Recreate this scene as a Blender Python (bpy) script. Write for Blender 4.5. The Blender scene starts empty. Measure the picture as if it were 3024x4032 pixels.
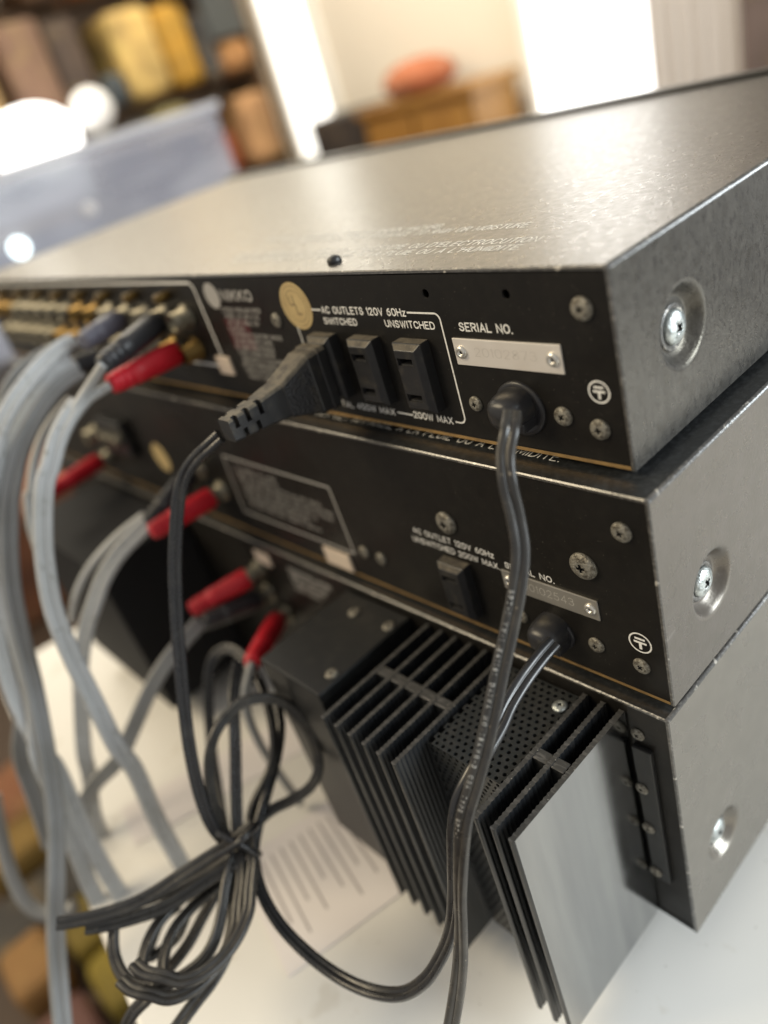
import bpy, bmesh, math, random
from mathutils import Vector, Matrix

random.seed(7)
scene = bpy.context.scene
COL = scene.collection

# ------------------------------------------------------------------ camera, world, lamps, exposure
cam_data = bpy.data.cameras.new('camera')
cam = bpy.data.objects.new('camera', cam_data)
COL.objects.link(cam)
cam.matrix_world = Matrix((
    (0.662166, -0.207562, 0.720038, 0.100816),
    (0.697697, 0.521355, -0.491333, -0.145371),
    (-0.273413, 0.827712, 0.490039, 0.104686),
    (0, 0, 0, 1)))
cam_data.sensor_fit = 'VERTICAL'
cam_data.sensor_height = 36.0
cam_data.sensor_width = 27.0
cam_data.lens = 27.33
cam_data.clip_start = 0.005
cam_data.clip_end = 60
cam_data.dof.use_dof = True
cam_data.dof.focus_distance = 0.2205
cam_data.dof.aperture_fstop = 4.55
scene.camera = cam

world = bpy.data.worlds.new('World')
scene.world = world
world.use_nodes = True
wb = world.node_tree.nodes['Background']
wb.inputs[0].default_value = (1.0, 0.975, 0.94, 1)
wb.inputs[1].default_value = 0.50


def area(name, loc, target, size, power, color):
    d = bpy.data.lights.new(name, 'AREA')
    d.shape = 'RECTANGLE'
    d.size, d.size_y = size
    d.energy = power
    d.color = color
    o = bpy.data.objects.new(name, d)
    COL.objects.link(o)
    o.location = loc
    o.rotation_euler = (Vector(target) - Vector(loc)).to_track_quat('-Z', 'Y').to_euler()
    return o


area('window_light_right', (1.7, 0.9, 0.55), (0.1, 0, -0.2), (1.2, 1.1), 62, (0.88, 0.96, 1.0))
area('window_light_left', (-1.3, -1.2, 1.35), (-0.1, 0, -.05), (1.0, 1.0), 40, (1.0, 0.83, 0.56))
area('back_wall_wash', (-1.5, 1.15, 1.7), (-1.9, 2.2, 0.55), (1.6, 0.6), 46, (1.0, 0.93, 0.80))  # added lamp, turned towards the back wall to brighten it
area('top_fill_far_left', (-2.75, 0.95, 1.35), (-0.2, 0.1, 0), (2.0, 0.8), 36, (1.0, 0.91, 0.74))  # added unseen lamp that brightens the reflection on the top cover

scene.view_settings.view_transform = 'Standard'
scene.view_settings.look = 'None'
scene.view_settings.exposure = 0.0
scene.view_settings.gamma = 1.0
scene.cycles.use_denoising = True
scene.cycles.max_bounces = 8

# ------------------------------------------------------------------ materials


def mat(name, color, rough=0.5, metal=0.0, spec=0.5, noise=None, bump=None, mottling=None, emit=None,
        transmission=0.0, coat=0.0, ior=1.45, tint=None):
    """noise=(scale, colour2, lo, hi[, stretch xyz]); bump=(scale, strength, distance[, stretch]); mottling=(scale, amount) in roughness."""
    m = bpy.data.materials.new(name)
    m.use_nodes = True
    nt = m.node_tree
    b = nt.nodes['Principled BSDF']
    b.inputs['Base Color'].default_value = (*color, 1)
    b.inputs['Roughness'].default_value = rough
    b.inputs['Metallic'].default_value = metal
    b.inputs['Specular IOR Level'].default_value = spec
    b.inputs['Coat Weight'].default_value = coat
    if tint: b.inputs['Specular Tint'].default_value = (*tint, 1)
    b.inputs['IOR'].default_value = ior
    b.inputs['Transmission Weight'].default_value = transmission
    if emit:
        b.inputs['Emission Color'].default_value = (*emit[0], 1)
        b.inputs['Emission Strength'].default_value = emit[1]
    tc = nt.nodes.new('ShaderNodeTexCoord')

    def tex(scale, stretch=(1, 1, 1), detail=3.0):
        mp = nt.nodes.new('ShaderNodeMapping')
        mp.inputs['Scale'].default_value = stretch
        nt.links.new(tc.outputs['Object'], mp.inputs[0])
        t = nt.nodes.new('ShaderNodeTexNoise')
        t.inputs['Scale'].default_value = scale
        t.inputs['Detail'].default_value = detail
        nt.links.new(mp.outputs[0], t.inputs['Vector'])
        return t.outputs['Fac']
    prev = None
    for nz in ([noise] if isinstance(noise, tuple) else (noise or [])):
        f = tex(nz[0], nz[4] if len(nz) > 4 else (1, 1, 1))
        r = nt.nodes.new('ShaderNodeMapRange')
        r.inputs['From Min'].default_value = nz[2]
        r.inputs['From Max'].default_value = nz[3]
        nt.links.new(f, r.inputs['Value'])
        mx = nt.nodes.new('ShaderNodeMix')
        mx.data_type = 'RGBA'
        nt.links.new(r.outputs[0], mx.inputs['Factor'])
        mx.inputs['A'].default_value = (*color, 1)
        if prev is not None:
            nt.links.new(prev, mx.inputs['A'])
        mx.inputs['B'].default_value = (*nz[1], 1)
        prev = mx.outputs['Result']
        nt.links.new(prev, b.inputs['Base Color'])
    if mottling:
        f = tex(mottling[0])
        r = nt.nodes.new('ShaderNodeMapRange')
        r.inputs['From Min'].default_value = 0.3
        r.inputs['From Max'].default_value = 0.7
        r.inputs['To Min'].default_value = rough - mottling[1]
        r.inputs['To Max'].default_value = rough + mottling[1]
        nt.links.new(f, r.inputs['Value'])
        nt.links.new(r.outputs[0], b.inputs['Roughness'])
    last = None
    for bp in ([bump] if isinstance(bump, tuple) else (bump or [])):
        f = tex(bp[0], bp[3] if len(bp) > 3 else (1, 1, 1), 2.0)
        n = nt.nodes.new('ShaderNodeBump')
        n.inputs['Strength'].default_value = bp[1]
        n.inputs['Distance'].default_value = bp[2]
        nt.links.new(f, n.inputs['Height'])
        if last is not None:
            nt.links.new(last, n.inputs['Normal'])
        last = n.outputs[0]
        nt.links.new(last, b.inputs['Normal'])
    return m


M = {}
M['panel'] = mat('black_panel_paint', (0.0095, 0.0085, 0.0073), 0.44, spec=0.28,
                 noise=[(260, (0.013, 0.0115, 0.0095), 0.45, 0.75), (1500, (0.10, 0.09, 0.075), 0.715, 0.745)],
                 bump=(2600, 0.05, 0.0001), mottling=(45, 0.10))
M['cover'] = mat('dark_textured_cover_paint', (0.040, 0.039, 0.037), 0.31, ior=1.68, tint=(1, .91, .74),
                 noise=[(150, (0.054, 0.052, 0.048), 0.4, 0.7), (640, (0.020, 0.020, 0.021), 0.52, 0.66, (1, 1, 0.55)), (260, (0.030, 0.029, 0.027), 0.5, 0.7), (1500, (0.16, 0.155, 0.145), 0.74, 0.77)],
                 bump=[(850, 0.30, 0.0003), (1700, 0.18, 0.0002), (260, 0.04, 0.0004)], mottling=(400, 0.05))
M['cover_two'] = mat('dark_textured_cover_paint_middle', (0.048, 0.043, 0.037), 0.29, ior=2.0, tint=(1, .91, .79),
                     noise=[(150, (0.060, 0.053, 0.048), 0.4, 0.7), (500, (0.13, 0.12, 0.11), 0.70, 0.76, (1, .12, 1)), (1400, (0.2, 0.19, 0.18), 0.72, 0.75)],
                     bump=[(950, 0.16, 0.0003), (260, 0.07, 0.0004)], mottling=(120, 0.05))
M['cover_three'] = mat('dark_textured_cover_paint_bottom', (0.070, 0.065, 0.057), 0.29, ior=2.5, tint=(1, .93, .82),
                       noise=[(150, (0.085, 0.078, 0.068), 0.4, 0.7), (450, (0.14, 0.13, 0.12), 0.70, 0.78, (1, .15, 1)), (1300, (0.22, 0.2, 0.18), 0.74, 0.77)],
                       bump=[(1100, 0.08, 0.0003), (220, 0.05, 0.0004)], mottling=(90, 0.04))
M['shaded_top'] = mat('shaded_cover_paint', (0.017, 0.018, 0.0185), 0.36, spec=0.45,
                     noise=[(700, (0.032, 0.034, 0.035), 0.45, 0.7), (1500, (0.20, 0.20, 0.19), 0.73, 0.76)], bump=(900, 0.25, 0.0003))  # same cover paint darkened: shade between the stacked units put into its colour
M['edge'] = mat('worn_paint_edge', (0.050, 0.048, 0.044), 0.30, ior=1.9,
                noise=[(900, (0.16, 0.15, 0.135), 0.5, 0.7), (330, (0.50, 0.47, 0.41), 0.64, 0.70)], bump=[(900, 0.4, 0.0003)])
M['gold'] = mat('yellow_chromate_steel', (0.50, 0.32, 0.13), 0.46, metal=0.7, noise=(180, (0.34, 0.22, 0.10), 0.4, 0.7))
M['ink'] = mat('white_ink', (0.78, 0.77, 0.73), 0.6, spec=0.2, noise=(1500, (0.52, 0.51, 0.48), 0.5, 0.75))
M['ink_dim'] = mat('grey_ink', (0.34, 0.33, 0.31), 0.6, spec=0.2)
M['ink_maroon'] = mat('maroon_ink', (0.055, 0.012, 0.014), 0.5)
M['screw'] = mat('tarnished_zinc', (0.27, 0.255, 0.215), 0.48, metal=0.5,
                 noise=[(2.2, (0.10, 0.088, 0.068), 0.44, 0.66), (7, (0.40, 0.38, 0.32), 0.60, 0.72)], bump=(6, 0.25, 0.05))
M['bright_screw'] = mat('bright_zinc', (0.60, 0.64, 0.63), 0.33, metal=0.8,
                        noise=[(2.4, (0.32, 0.35, 0.35), 0.42, 0.66), (7, (0.20, 0.21, 0.20), 0.62, 0.72)], bump=(6, 0.2, 0.05))
M['recess'] = mat('dark_recess', (0.012, 0.011, 0.010), 0.6)
M['plate'] = mat('brushed_aluminium_plate', (0.86, 0.81, 0.74), 0.45, metal=0.55, bump=(300, 0.06, 0.0002, (1, 1, 14)),
                 noise=(60, (0.76, 0.70, 0.62), 0.4, 0.7))
M['plate_grey'] = mat('grey_aluminium_plate', (0.50, 0.48, 0.44), 0.40, metal=0.75, bump=(300, 0.06, 0.0002, (1, 1, 14)),
                      noise=(80, (0.42, 0.40, 0.36), 0.4, 0.7))
M['stamp'] = mat('stamped_digits', (0.74, 0.695, 0.63), 0.48, metal=0.5)
M['stamp_light'] = mat('stamped_digits_light', (0.82, 0.80, 0.74), 0.4, metal=0.6)
M['rivet'] = mat('rivet_steel', (0.68, 0.66, 0.61), 0.3, metal=0.8)
M['plastic'] = mat('black_plastic', (0.018, 0.018, 0.019), 0.36, bump=(900, 0.08, 0.0002), mottling=(300, 0.08),
                   noise=(240, (0.040, 0.036, 0.030), 0.55, 0.75))
M['dust'] = mat('dusty_black_plastic', (0.125, 0.107, 0.078), 0.75, noise=[(260, (0.060, 0.052, 0.042), 0.42, 0.66), (1500, (0.17, 0.15, 0.115), 0.62, 0.72)],
                bump=(1300, 0.3, 0.0002))
M['rubber'] = mat('black_rubber', (0.024, 0.024, 0.026), 0.34, noise=(240, (0.05, 0.045, 0.036), 0.55, 0.72), bump=(900, 0.1, 0.0002))
M['leather'] = mat('grained_grip_plastic', (0.022, 0.022, 0.024), 0.36, bump=(1150, 0.9, 0.0006),
                   noise=(160, (0.05, 0.044, 0.034), 0.55, 0.75))
M['cord'] = mat('black_cord_vinyl', (0.015, 0.015, 0.0165), 0.29, spec=0.65, bump=(1200, 0.06, 0.0002),
                noise=[(160, (0.028, 0.027, 0.025), 0.5, 0.75), (1300, (0.16, 0.15, 0.13), 0.72, 0.78)], mottling=(220, 0.08))
M['cord_dust'] = mat('dusty_cord_vinyl', (0.021, 0.0195, 0.018), 0.33, spec=0.65, bump=(900, 0.12, 0.0002),
                     noise=[(130, (0.040, 0.036, 0.030), 0.45, 0.7), (900, (0.26, 0.22, 0.17), 0.68, 0.76)], mottling=(220, 0.08))
M['grey_cable'] = mat('grey_cable_vinyl', (0.43, 0.44, 0.44), 0.42, noise=[(40, (0.37, 0.375, 0.365), 0.4, 0.7), (300, (0.25, 0.245, 0.225), 0.6, 0.75)])
M['grey_cable_dark'] = mat('darker_grey_cable_vinyl', (0.25, 0.255, 0.255), 0.45, noise=(40, (0.20, 0.20, 0.19), 0.4, 0.7))
M['red'] = mat('red_plug_vinyl', (0.56, 0.012, 0.026), 0.45, noise=[(90, (0.46, 0.012, 0.02), 0.4, 0.7), (700, (0.20, 0.03, 0.03), 0.66, 0.74)], bump=(900, 0.1, 0.0002))
M['black_plug'] = mat('black_plug_vinyl', (0.026, 0.026, 0.029), 0.40)
M['blue_plug'] = mat('slate_plug_vinyl', (0.12, 0.12, 0.15), 0.40)
M['white_plug'] = mat('white_plug_vinyl', (0.62, 0.60, 0.57), 0.42)
M['nickel'] = mat('dull_nickel', (0.20, 0.185, 0.145), 0.42, metal=0.8, noise=(300, (0.11, 0.10, 0.07), 0.45, 0.7))
M['brass'] = mat('gold_plated', (0.15, 0.095, 0.03), 0.32, metal=0.85)
M['sticker'] = mat('gold_foil_sticker', (0.60, 0.46, 0.22), 0.45, metal=0.35, noise=(200, (0.54, 0.40, 0.19), 0.4, 0.7))
M['sticker_line'] = mat('sticker_print', (0.22, 0.16, 0.08), 0.5)
M['cream'] = mat('cream_paper_label', (0.60, 0.50, 0.40), 0.7)
M['fin'] = mat('black_anodised_fin', (0.016, 0.0175, 0.0195), 0.33, metal=0.2, spec=0.5,
               noise=[(420, (0.034, 0.034, 0.034), 0.5, 0.7, (1, 1, 0.1)), (1600, (0.30, 0.29, 0.27), 0.74, 0.77)], bump=(700, 0.06, 0.0002, (1, 1, 0.05)))
M['fin_cut'] = mat('sawn_fin_end', (0.055, 0.054, 0.052), 0.42, metal=0.3, spec=0.55,
                   noise=[(900, (0.12, 0.115, 0.11), 0.5, 0.68, (0.25, 1, 1)), (1300, (0.48, 0.47, 0.44), 0.70, 0.74)], bump=(800, 0.6, 0.0004, (0.3, 1, 1)))
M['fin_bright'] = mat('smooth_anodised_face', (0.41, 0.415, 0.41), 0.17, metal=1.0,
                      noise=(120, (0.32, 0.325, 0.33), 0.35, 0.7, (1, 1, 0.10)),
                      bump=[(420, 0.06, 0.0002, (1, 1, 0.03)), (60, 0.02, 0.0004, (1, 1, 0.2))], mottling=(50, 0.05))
M['mesh'] = mat('perforated_black_steel', (0.016, 0.018, 0.019), 0.36, spec=0.6, bump=(1500, 0.15, 0.0002),
                noise=(300, (0.028, 0.028, 0.028), 0.5, 0.72))
M['dark_plate'] = mat('satin_black_steel', (0.012, 0.0125, 0.013), 0.40, noise=[(200, (0.019, 0.019, 0.018), 0.5, 0.7), (1700, (0.16, 0.15, 0.13), 0.73, 0.76)], bump=(1200, 0.05, 0.0002))
M['interior'] = mat('dark_interior', (0.008, 0.008, 0.008), 0.8)
M['front'] = mat('black_front_panel', (0.018, 0.018, 0.018), 0.3)
M['table'] = mat('white_laminate', (0.80, 0.79, 0.755), 0.38, noise=[(3.0, (0.76, 0.735, 0.68), 0.4, 0.7), (60, (0.70, 0.67, 0.61), 0.64, 0.72), (500, (0.5, 0.47, 0.42), 0.72, 0.75)], bump=(120, 0.04, 0.0003))
M['paper'] = mat('white_paper', (0.78, 0.74, 0.73), 0.8)
M['paper_ink'] = mat('printed_lines', (0.36, 0.33, 0.33), 0.7)

# ------------------------------------------------------------------ scene tree helpers
WORLD = {}


def link(name, data, parent=None, basis=None):
    o = bpy.data.objects.new(name, data)
    COL.objects.link(o)
    basis = basis or Matrix()
    o.matrix_basis = basis
    if parent is not None:
        o.parent = parent
        o.matrix_parent_inverse = WORLD[parent.name].inverted()
        WORLD[o.name] = basis.copy()
    else:
        WORLD[o.name] = basis.copy()
    return o


def tag(o, label=None, cat=None, group=None, kind=None):
    if label: o['label'] = label
    if cat: o['category'] = cat
    if group: o['group'] = group
    if kind: o['kind'] = kind
    return o


def empty(name, loc, label, cat, group=None):
    o = link(name, None, None, Matrix.Translation(loc))
    o.empty_display_size = 0.02
    return tag(o, label, cat, group)


class MB:
    def __init__(s):
        s.v = []; s.f = []; s.m = []; s.sm = []

    def add(s, vs, fs, m=0, smooth=False):
        n = len(s.v)
        s.v += [tuple(p) for p in vs]
        for f in fs:
            s.f.append([i + n for i in f]); s.m.append(m); s.sm.append(smooth)

    def box(s, x0, x1, y0, y1, z0, z1, m=0):
        vs = [(x, y, z) for x in (x0, x1) for y in (y0, y1) for z in (z0, z1)]
        s.add(vs, [(0, 1, 3, 2), (4, 6, 7, 5), (0, 4, 5, 1), (2, 3, 7, 6), (0, 2, 6, 4), (1, 5, 7, 3)], m)

    def lathe(s, prof, origin, axis, n=24, m=0, smooth=True, sx=1.0, sy=1.0, ref=None):
        """prof = [(radius, height)] along axis from origin."""
        a = Vector(axis).normalized()
        r = Vector(ref) if ref else (Vector((0, 0, 1)) if abs(a.z) < 0.9 else Vector((1, 0, 0)))
        u = (r - a * r.dot(a)).normalized(); w = a.cross(u)
        o = Vector(origin)
        vs = []; fs = []
        for rad, h in prof:
            for k in range(n):
                t = 2 * math.pi * k / n
                vs.append(o + a * h + u * (rad * math.cos(t) * sx) + w * (rad * math.sin(t) * sy))
        for i in range(len(prof) - 1):
            for k in range(n):
                k2 = (k + 1) % n
                fs.append((i * n + k, i * n + k2, (i + 1) * n + k2, (i + 1) * n + k))
        s.add(vs, fs, m, smooth)
        if prof[-1][0] > 1e-7:
            s.add([vs[(len(prof) - 1) * n + k] for k in range(n)], [tuple(range(n))], m, False)
        if prof[0][0] > 1e-7:
            s.add([vs[k] for k in range(n)], [tuple(reversed(range(n)))], m, False)

    def mesh(s, name, mats, bevel=0.0, seg=2, fix=True):
        me = bpy.data.meshes.new(name)
        me.from_pydata([tuple(p) for p in s.v], [], s.f)
        for i, p in enumerate(me.polygons):
            p.material_index = s.m[i]; p.use_smooth = s.sm[i]
        mats = mats if isinstance(mats, (list, tuple)) else [mats]
        for mm in mats: me.materials.append(mm)
        if bevel or fix:
            bm = bmesh.new(); bm.from_mesh(me)
            if bevel:
                bmesh.ops.remove_doubles(bm, verts=bm.verts, dist=1e-6)
                es = [e for e in bm.edges if len(e.link_faces) == 2 and e.calc_face_angle(0) > 0.5]
                bmesh.ops.bevel(bm, geom=es, offset=bevel, segments=seg, affect='EDGES', profile=0.6)
            if fix: bmesh.ops.recalc_face_normals(bm, faces=bm.faces)
            bm.to_mesh(me); bm.free()
        return me

    def build(s, name, mats, parent=None, bevel=0.0, seg=2, basis=None):
        return link(name, s.mesh(name, mats, bevel, seg), parent, basis)


def box_obj(name, dims, m, parent=None, bevel=0.0, seg=2):
    b = MB(); b.box(*dims)
    return b.build(name, m, parent, bevel, seg)


def bool_cut(o, cutters):
    """cut the meshes out of o for good (real holes)"""
    tmp = []
    for c in cutters:
        co = bpy.data.objects.new('cutter', c)
        COL.objects.link(co)
        md = o.modifiers.new('cut', 'BOOLEAN'); md.operation = 'DIFFERENCE'; md.object = co; md.solver = 'EXACT'
        tmp.append(co)
    dg = bpy.context.evaluated_depsgraph_get()
    me = bpy.data.meshes.new_from_object(o.evaluated_get(dg))
    o.modifiers.clear()
    o.data = me
    for co in tmp: bpy.data.objects.remove(co)


def catmull(P, sub=10):
    """P list of Vectors of any size -> smooth samples"""
    out = []
    n = len(P)
    for i in range(n - 1):
        p0 = P[max(i - 1, 0)]; p1 = P[i]; p2 = P[i + 1]; p3 = P[min(i + 2, n - 1)]
        for k in range(sub):
            t = k / sub
            out.append(0.5 * ((2 * p1) + (p2 - p0) * t + (2 * p0 - 5 * p1 + 4 * p2 - p3) * t * t + (3 * p1 - p0 - 3 * p2 + p3) * t ** 3))
    out.append(P[-1].copy())
    return out


def spline(data, sub=10):
    P = catmull([Vector(d[:3]) for d in data], sub)
    W = catmull([Vector(d[3:]) for d in data], sub)
    fr = []
    n = len(P)
    for i in range(n):
        T = (P[min(i + 1, n - 1)] - P[max(i - 1, 0)]).normalized()
        w = W[i] - T * W[i].dot(T)
        w.normalize()
        fr.append((P[i], w, T.cross(w), T))
    return fr


def zip_profile(r, n=7):
    """outline of two round conductors side by side with a groove between them"""
    out = []
    c = r * 0.96
    a0 = math.acos(min(1, c / r)) + 0.16
    for sgn in (1, -1):
        for k in range(2 * n + 1):
            a = -(math.pi - a0) + (2 * (math.pi - a0)) * k / (2 * n)
            out.append((sgn * (c + r * math.copysign(abs(math.cos(a)) ** .85, math.cos(a))), sgn * r * math.copysign(abs(math.sin(a)) ** .72, math.sin(a))))
    return out


def sweep(mb, data, prof, sub=10, m=0, caps=True):
    fr = spline(data, sub)
    n = len(prof); vs = []; fs = []
    for P, w, b, T in fr:
        for (x, y) in prof: vs.append(P + w * x + b * y)
    for i in range(len(fr) - 1):
        for k in range(n):
            k2 = (k + 1) % n
            fs.append((i * n + k, i * n + k2, (i + 1) * n + k2, (i + 1) * n + k))
    mb.add(vs, fs, m, True)
    if caps:
        for i in (0, len(fr) - 1): mb.add([vs[i * n + k] for k in range(n)], [tuple(range(n))], m)
    return fr


def circle_profile(r, n=12):
    return [(r * math.cos(2 * math.pi * k / n), r * math.sin(2 * math.pi * k / n)) for k in range(n)]


# ------------------------------------------------------------------ stroke lettering (4 wide, 6 tall)
G = {
 'A': (4, [[(0, 0), (2, 6), (4, 0)], [(.75, 1.9), (3.25, 1.9)]]),
 'B': (3.8, [[(0, 0), (0, 6), (2.5, 6), (3.4, 5.5), (3.5, 4.5), (3.2, 3.6), (2.4, 3.2), (0, 3.2)], [(2.4, 3.2), (3.5, 2.7), (3.8, 1.6), (3.5, .6), (2.5, 0), (0, 0)]]),
 'C': (4, [[(4, 4.5), (3.5, 5.5), (2.1, 6), (.9, 5.6), (.15, 4.5), (0, 3), (.15, 1.5), (.9, .4), (2.1, 0), (3.5, .5), (4, 1.5)]]),
 'D': (4, [[(0, 0), (0, 6), (2, 6), (3.3, 5.4), (3.9, 4.2), (4, 3), (3.9, 1.8), (3.3, .6), (2, 0), (0, 0)]]),
 'E': (3.3, [[(3.3, 6), (0, 6), (0, 0), (3.3, 0)], [(0, 3.1), (2.8, 3.1)]]),
 'F': (3.3, [[(3.3, 6), (0, 6), (0, 0)], [(0, 3.1), (2.8, 3.1)]]),
 'G': (4.1, [[(4, 4.7), (3.4, 5.6), (2.1, 6), (.9, 5.6), (.15, 4.5), (0, 3), (.15, 1.5), (.9, .4), (2.1, 0), (3.5, .4), (4.1, 1.4), (4.1, 2.8), (2.4, 2.8)]]),
 'H': (3.9, [[(0, 0), (0, 6)], [(3.9, 0), (3.9, 6)], [(0, 3.1), (3.9, 3.1)]]),
 'I': (.2, [[(.1, 0), (.1, 6)]]),
 'J': (3, [[(3, 6), (3, 1.5), (2.5, .4), (1.5, 0), (.5, .4), (0, 1.5)]]),
 'K': (3.8, [[(0, 0), (0, 6)], [(3.6, 6), (0, 2.5)], [(1.2, 3.6), (3.8, 0)]]),
 'L': (3.1, [[(0, 6), (0, 0), (3.1, 0)]]),
 'M': (4.8, [[(0, 0), (0, 6), (2.4, 1), (4.8, 6), (4.8, 0)]]),
 'N': (4, [[(0, 0), (0, 6), (4, 0), (4, 6)]]),
 'O': (4.2, [[(2.1, 6), (.9, 5.6), (.15, 4.5), (0, 3), (.15, 1.5), (.9, .4), (2.1, 0), (3.3, .4), (4.05, 1.5), (4.2, 3), (4.05, 4.5), (3.3, 5.6), (2.1, 6)]]),
 'P': (3.6, [[(0, 0), (0, 6), (2.4, 6), (3.3, 5.5), (3.6, 4.5), (3.3, 3.4), (2.4, 2.9), (0, 2.9)]]),
 'Q': (4.2, [[(2.1, 6), (.9, 5.6), (.15, 4.5), (0, 3), (.15, 1.5), (.9, .4), (2.1, 0), (3.3, .4), (4.05, 1.5), (4.2, 3), (4.05, 4.5), (3.3, 5.6), (2.1, 6)], [(2.6, 1.6), (4.3, -.3)]]),
 'R': (3.8, [[(0, 0), (0, 6), (2.4, 6), (3.4, 5.5), (3.6, 4.5), (3.3, 3.5), (2.4, 3), (0, 3)], [(2.1, 3), (3.8, 0)]]),
 'S': (3.7, [[(3.5, 4.8), (2.9, 5.7), (1.8, 6), (.7, 5.6), (.2, 4.6), (.6, 3.6), (1.9, 3.1), (3.2, 2.5), (3.7, 1.5), (3.1, .4), (1.9, 0), (.6, .4), (0, 1.4)]]),
 'T': (3.8, [[(0, 6), (3.8, 6)], [(1.9, 5.97), (1.9, 0)]]),
 'U': (3.9, [[(0, 6), (0, 1.9), (.5, .6), (1.95, 0), (3.4, .6), (3.9, 1.9), (3.9, 6)]]),
 'V': (4, [[(0, 6), (2, 0), (4, 6)]]),
 'W': (5.4, [[(0, 6), (1.4, 0), (2.7, 5.4), (4, 0), (5.4, 6)]]),
 'X': (4, [[(0, 0), (4, 6)], [(0, 6), (4, 0)]]),
 'Y': (4, [[(0, 6), (2, 2.9), (4, 6)], [(2, 2.9), (2, 0)]]),
 'Z': (3.8, [[(0, 6), (3.8, 6), (0, 0), (3.8, 0)]]),
 'z': (2.8, [[(0, 4), (2.8, 4), (0, 0), (2.8, 0)]]),
 '0': (3.8, [[(1.9, 6), (.8, 5.6), (.1, 4.5), (0, 3), (.1, 1.5), (.8, .4), (1.9, 0), (3, .4), (3.7, 1.5), (3.8, 3), (3.7, 4.5), (3, 5.6), (1.9, 6)]]),
 '1': (.9, [[(0, 5.2), (.8, 6), (.8, 0)]]),
 '2': (3.5, [[(.1, 4.6), (.6, 5.6), (1.8, 6), (3, 5.6), (3.4, 4.6), (3.1, 3.5), (0, 0), (3.5, 0)]]),
 '3': (3.5, [[(.1, 5), (.8, 5.8), (1.8, 6), (3, 5.5), (3.2, 4.5), (2.8, 3.5), (1.5, 3.2)], [(2.6, 3.3), (3.4, 2.4), (3.5, 1.4), (2.9, .4), (1.8, 0), (.6, .3), (0, 1.2)]]),
 '4': (3.8, [[(2.9, 0), (2.9, 6), (0, 1.7), (3.8, 1.7)]]),
 '5': (3.5, [[(3.2, 6), (.6, 6), (.3, 3.3), (1.7, 3.8), (3, 3.3), (3.5, 2), (3.1, .7), (1.8, 0), (.5, .3), (0, 1.1)]]),
 '6': (3.6, [[(3, 5.8), (1.7, 5.4), (.5, 4), (0, 2.1), (.4, .7), (1.8, 0), (3.2, .7), (3.6, 2), (3, 3.3), (1.8, 3.7), (.6, 3.1), (.05, 2)]]),
 '7': (3.6, [[(0, 6), (3.6, 6), (1.3, 0)]]),
 '8': (3.6, [[(1.8, 3.2), (.6, 3.9), (.3, 4.8), (.9, 5.7), (1.8, 6), (2.7, 5.7), (3.3, 4.8), (3, 3.9), (1.8, 3.2), (.5, 2.6), (0, 1.6), (.6, .4), (1.8, 0), (3, .4), (3.6, 1.6), (3.1, 2.6), (1.8, 3.2)]]),
 '9': (3.6, [[(.6, .2), (1.9, .6), (3.1, 2), (3.6, 3.9), (3.2, 5.3), (1.8, 6), (.4, 5.3), (0, 4), (.6, 2.7), (1.8, 2.3), (3, 2.9), (3.55, 4)]]),
 '.': (.3, [[(0, 0), (.3, 0)]]),
 ',': (.4, [[(.3, .3), (0, -.9)]]),
 '-': (2.2, [[(0, 2.9), (2.2, 2.9)]]),
 ':': (.3, [[(0, 0), (.3, 0)], [(0, 3.6), (.3, 3.6)]]),
 "'": (.3, [[(.1, 6), (.1, 4.6)]]),
}


def strip(pts, w):
    """mitred ribbon along a 2-D polyline -> verts, quads (ends slightly extended)"""
    P = [Vector(p) for p in pts]
    closed = (P[0] - P[-1]).length < 1e-9 and len(P) > 3
    if closed: P = P[:-1]
    n = len(P); vs = []
    for i in range(n):
        a = P[i] - P[i - 1] if (i > 0 or closed) else P[1] - P[0]
        b = P[(i + 1) % n] - P[i] if (i < n - 1 or closed) else P[-1] - P[-2]
        a = a.normalized(); b = b.normalized()
        na = Vector((-a.y, a.x)); nb = Vector((-b.y, b.x))
        m = na + nb
        m = m.normalized() if m.length > 1e-6 else na
        k = min(1.0 / max(m.dot(na), 0.2), 2.2)
        e = Vector((0, 0))
        if not closed and i == 0: e = -b * w * 0.35
        if not closed and i == n - 1: e = a * w * 0.35
        vs.append(P[i] + e + m * (w / 2 * k)); vs.append(P[i] + e - m * (w / 2 * k))
    fs = [(2 * i, 2 * i + 1, 2 * ((i + 1) % n) + 1, 2 * ((i + 1) % n)) for i in range(n if closed else n - 1)]
    return vs, fs


def text_strokes(s, gap=1.75, space=3.4):
    """-> list of polylines in cap-height-6 units, total width"""
    x = 0; out = []
    for ch in s:
        if ch == ' ':
            x += space; continue
        w, L = G[ch]
        for l in L: out.append([(x + a, b) for a, b in l])
        x += w + gap
    return out, x - gap


def text_mesh(mb, s, o, ux, uy, length, height, w, m=0, lift=0.00006, gap=1.75, space=3.4):
    """letter ribbons on a plane: origin o, unit vectors ux (reading) and uy (up); stretched to length x height"""
    L, tot = text_strokes(s, gap, space)
    o = Vector(o); ux = Vector(ux); uy = Vector(uy); nrm = ux.cross(uy)
    sx = length / tot; sy = height / 6
    for i, l in enumerate(L):
        vs, fs = strip([(a * sx, b * sy) for a, b in l], w)
        h = lift + (i % 3) * 0.000004
        mb.add([o + ux * p.x + uy * p.y + nrm * h for p in vs], fs, m)


def line_mesh(mb, pts, o, ux, uy, w, m=0, lift=0.00006):
    o = Vector(o); ux = Vector(ux); uy = Vector(uy); nrm = ux.cross(uy)
    vs, fs = strip(pts, w)
    mb.add([o + ux * p.x + uy * p.y + nrm * lift for p in vs], fs, m)


X = (1, 0, 0); Y = (0, 1, 0); Zv = (0, 0, 1)


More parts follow.
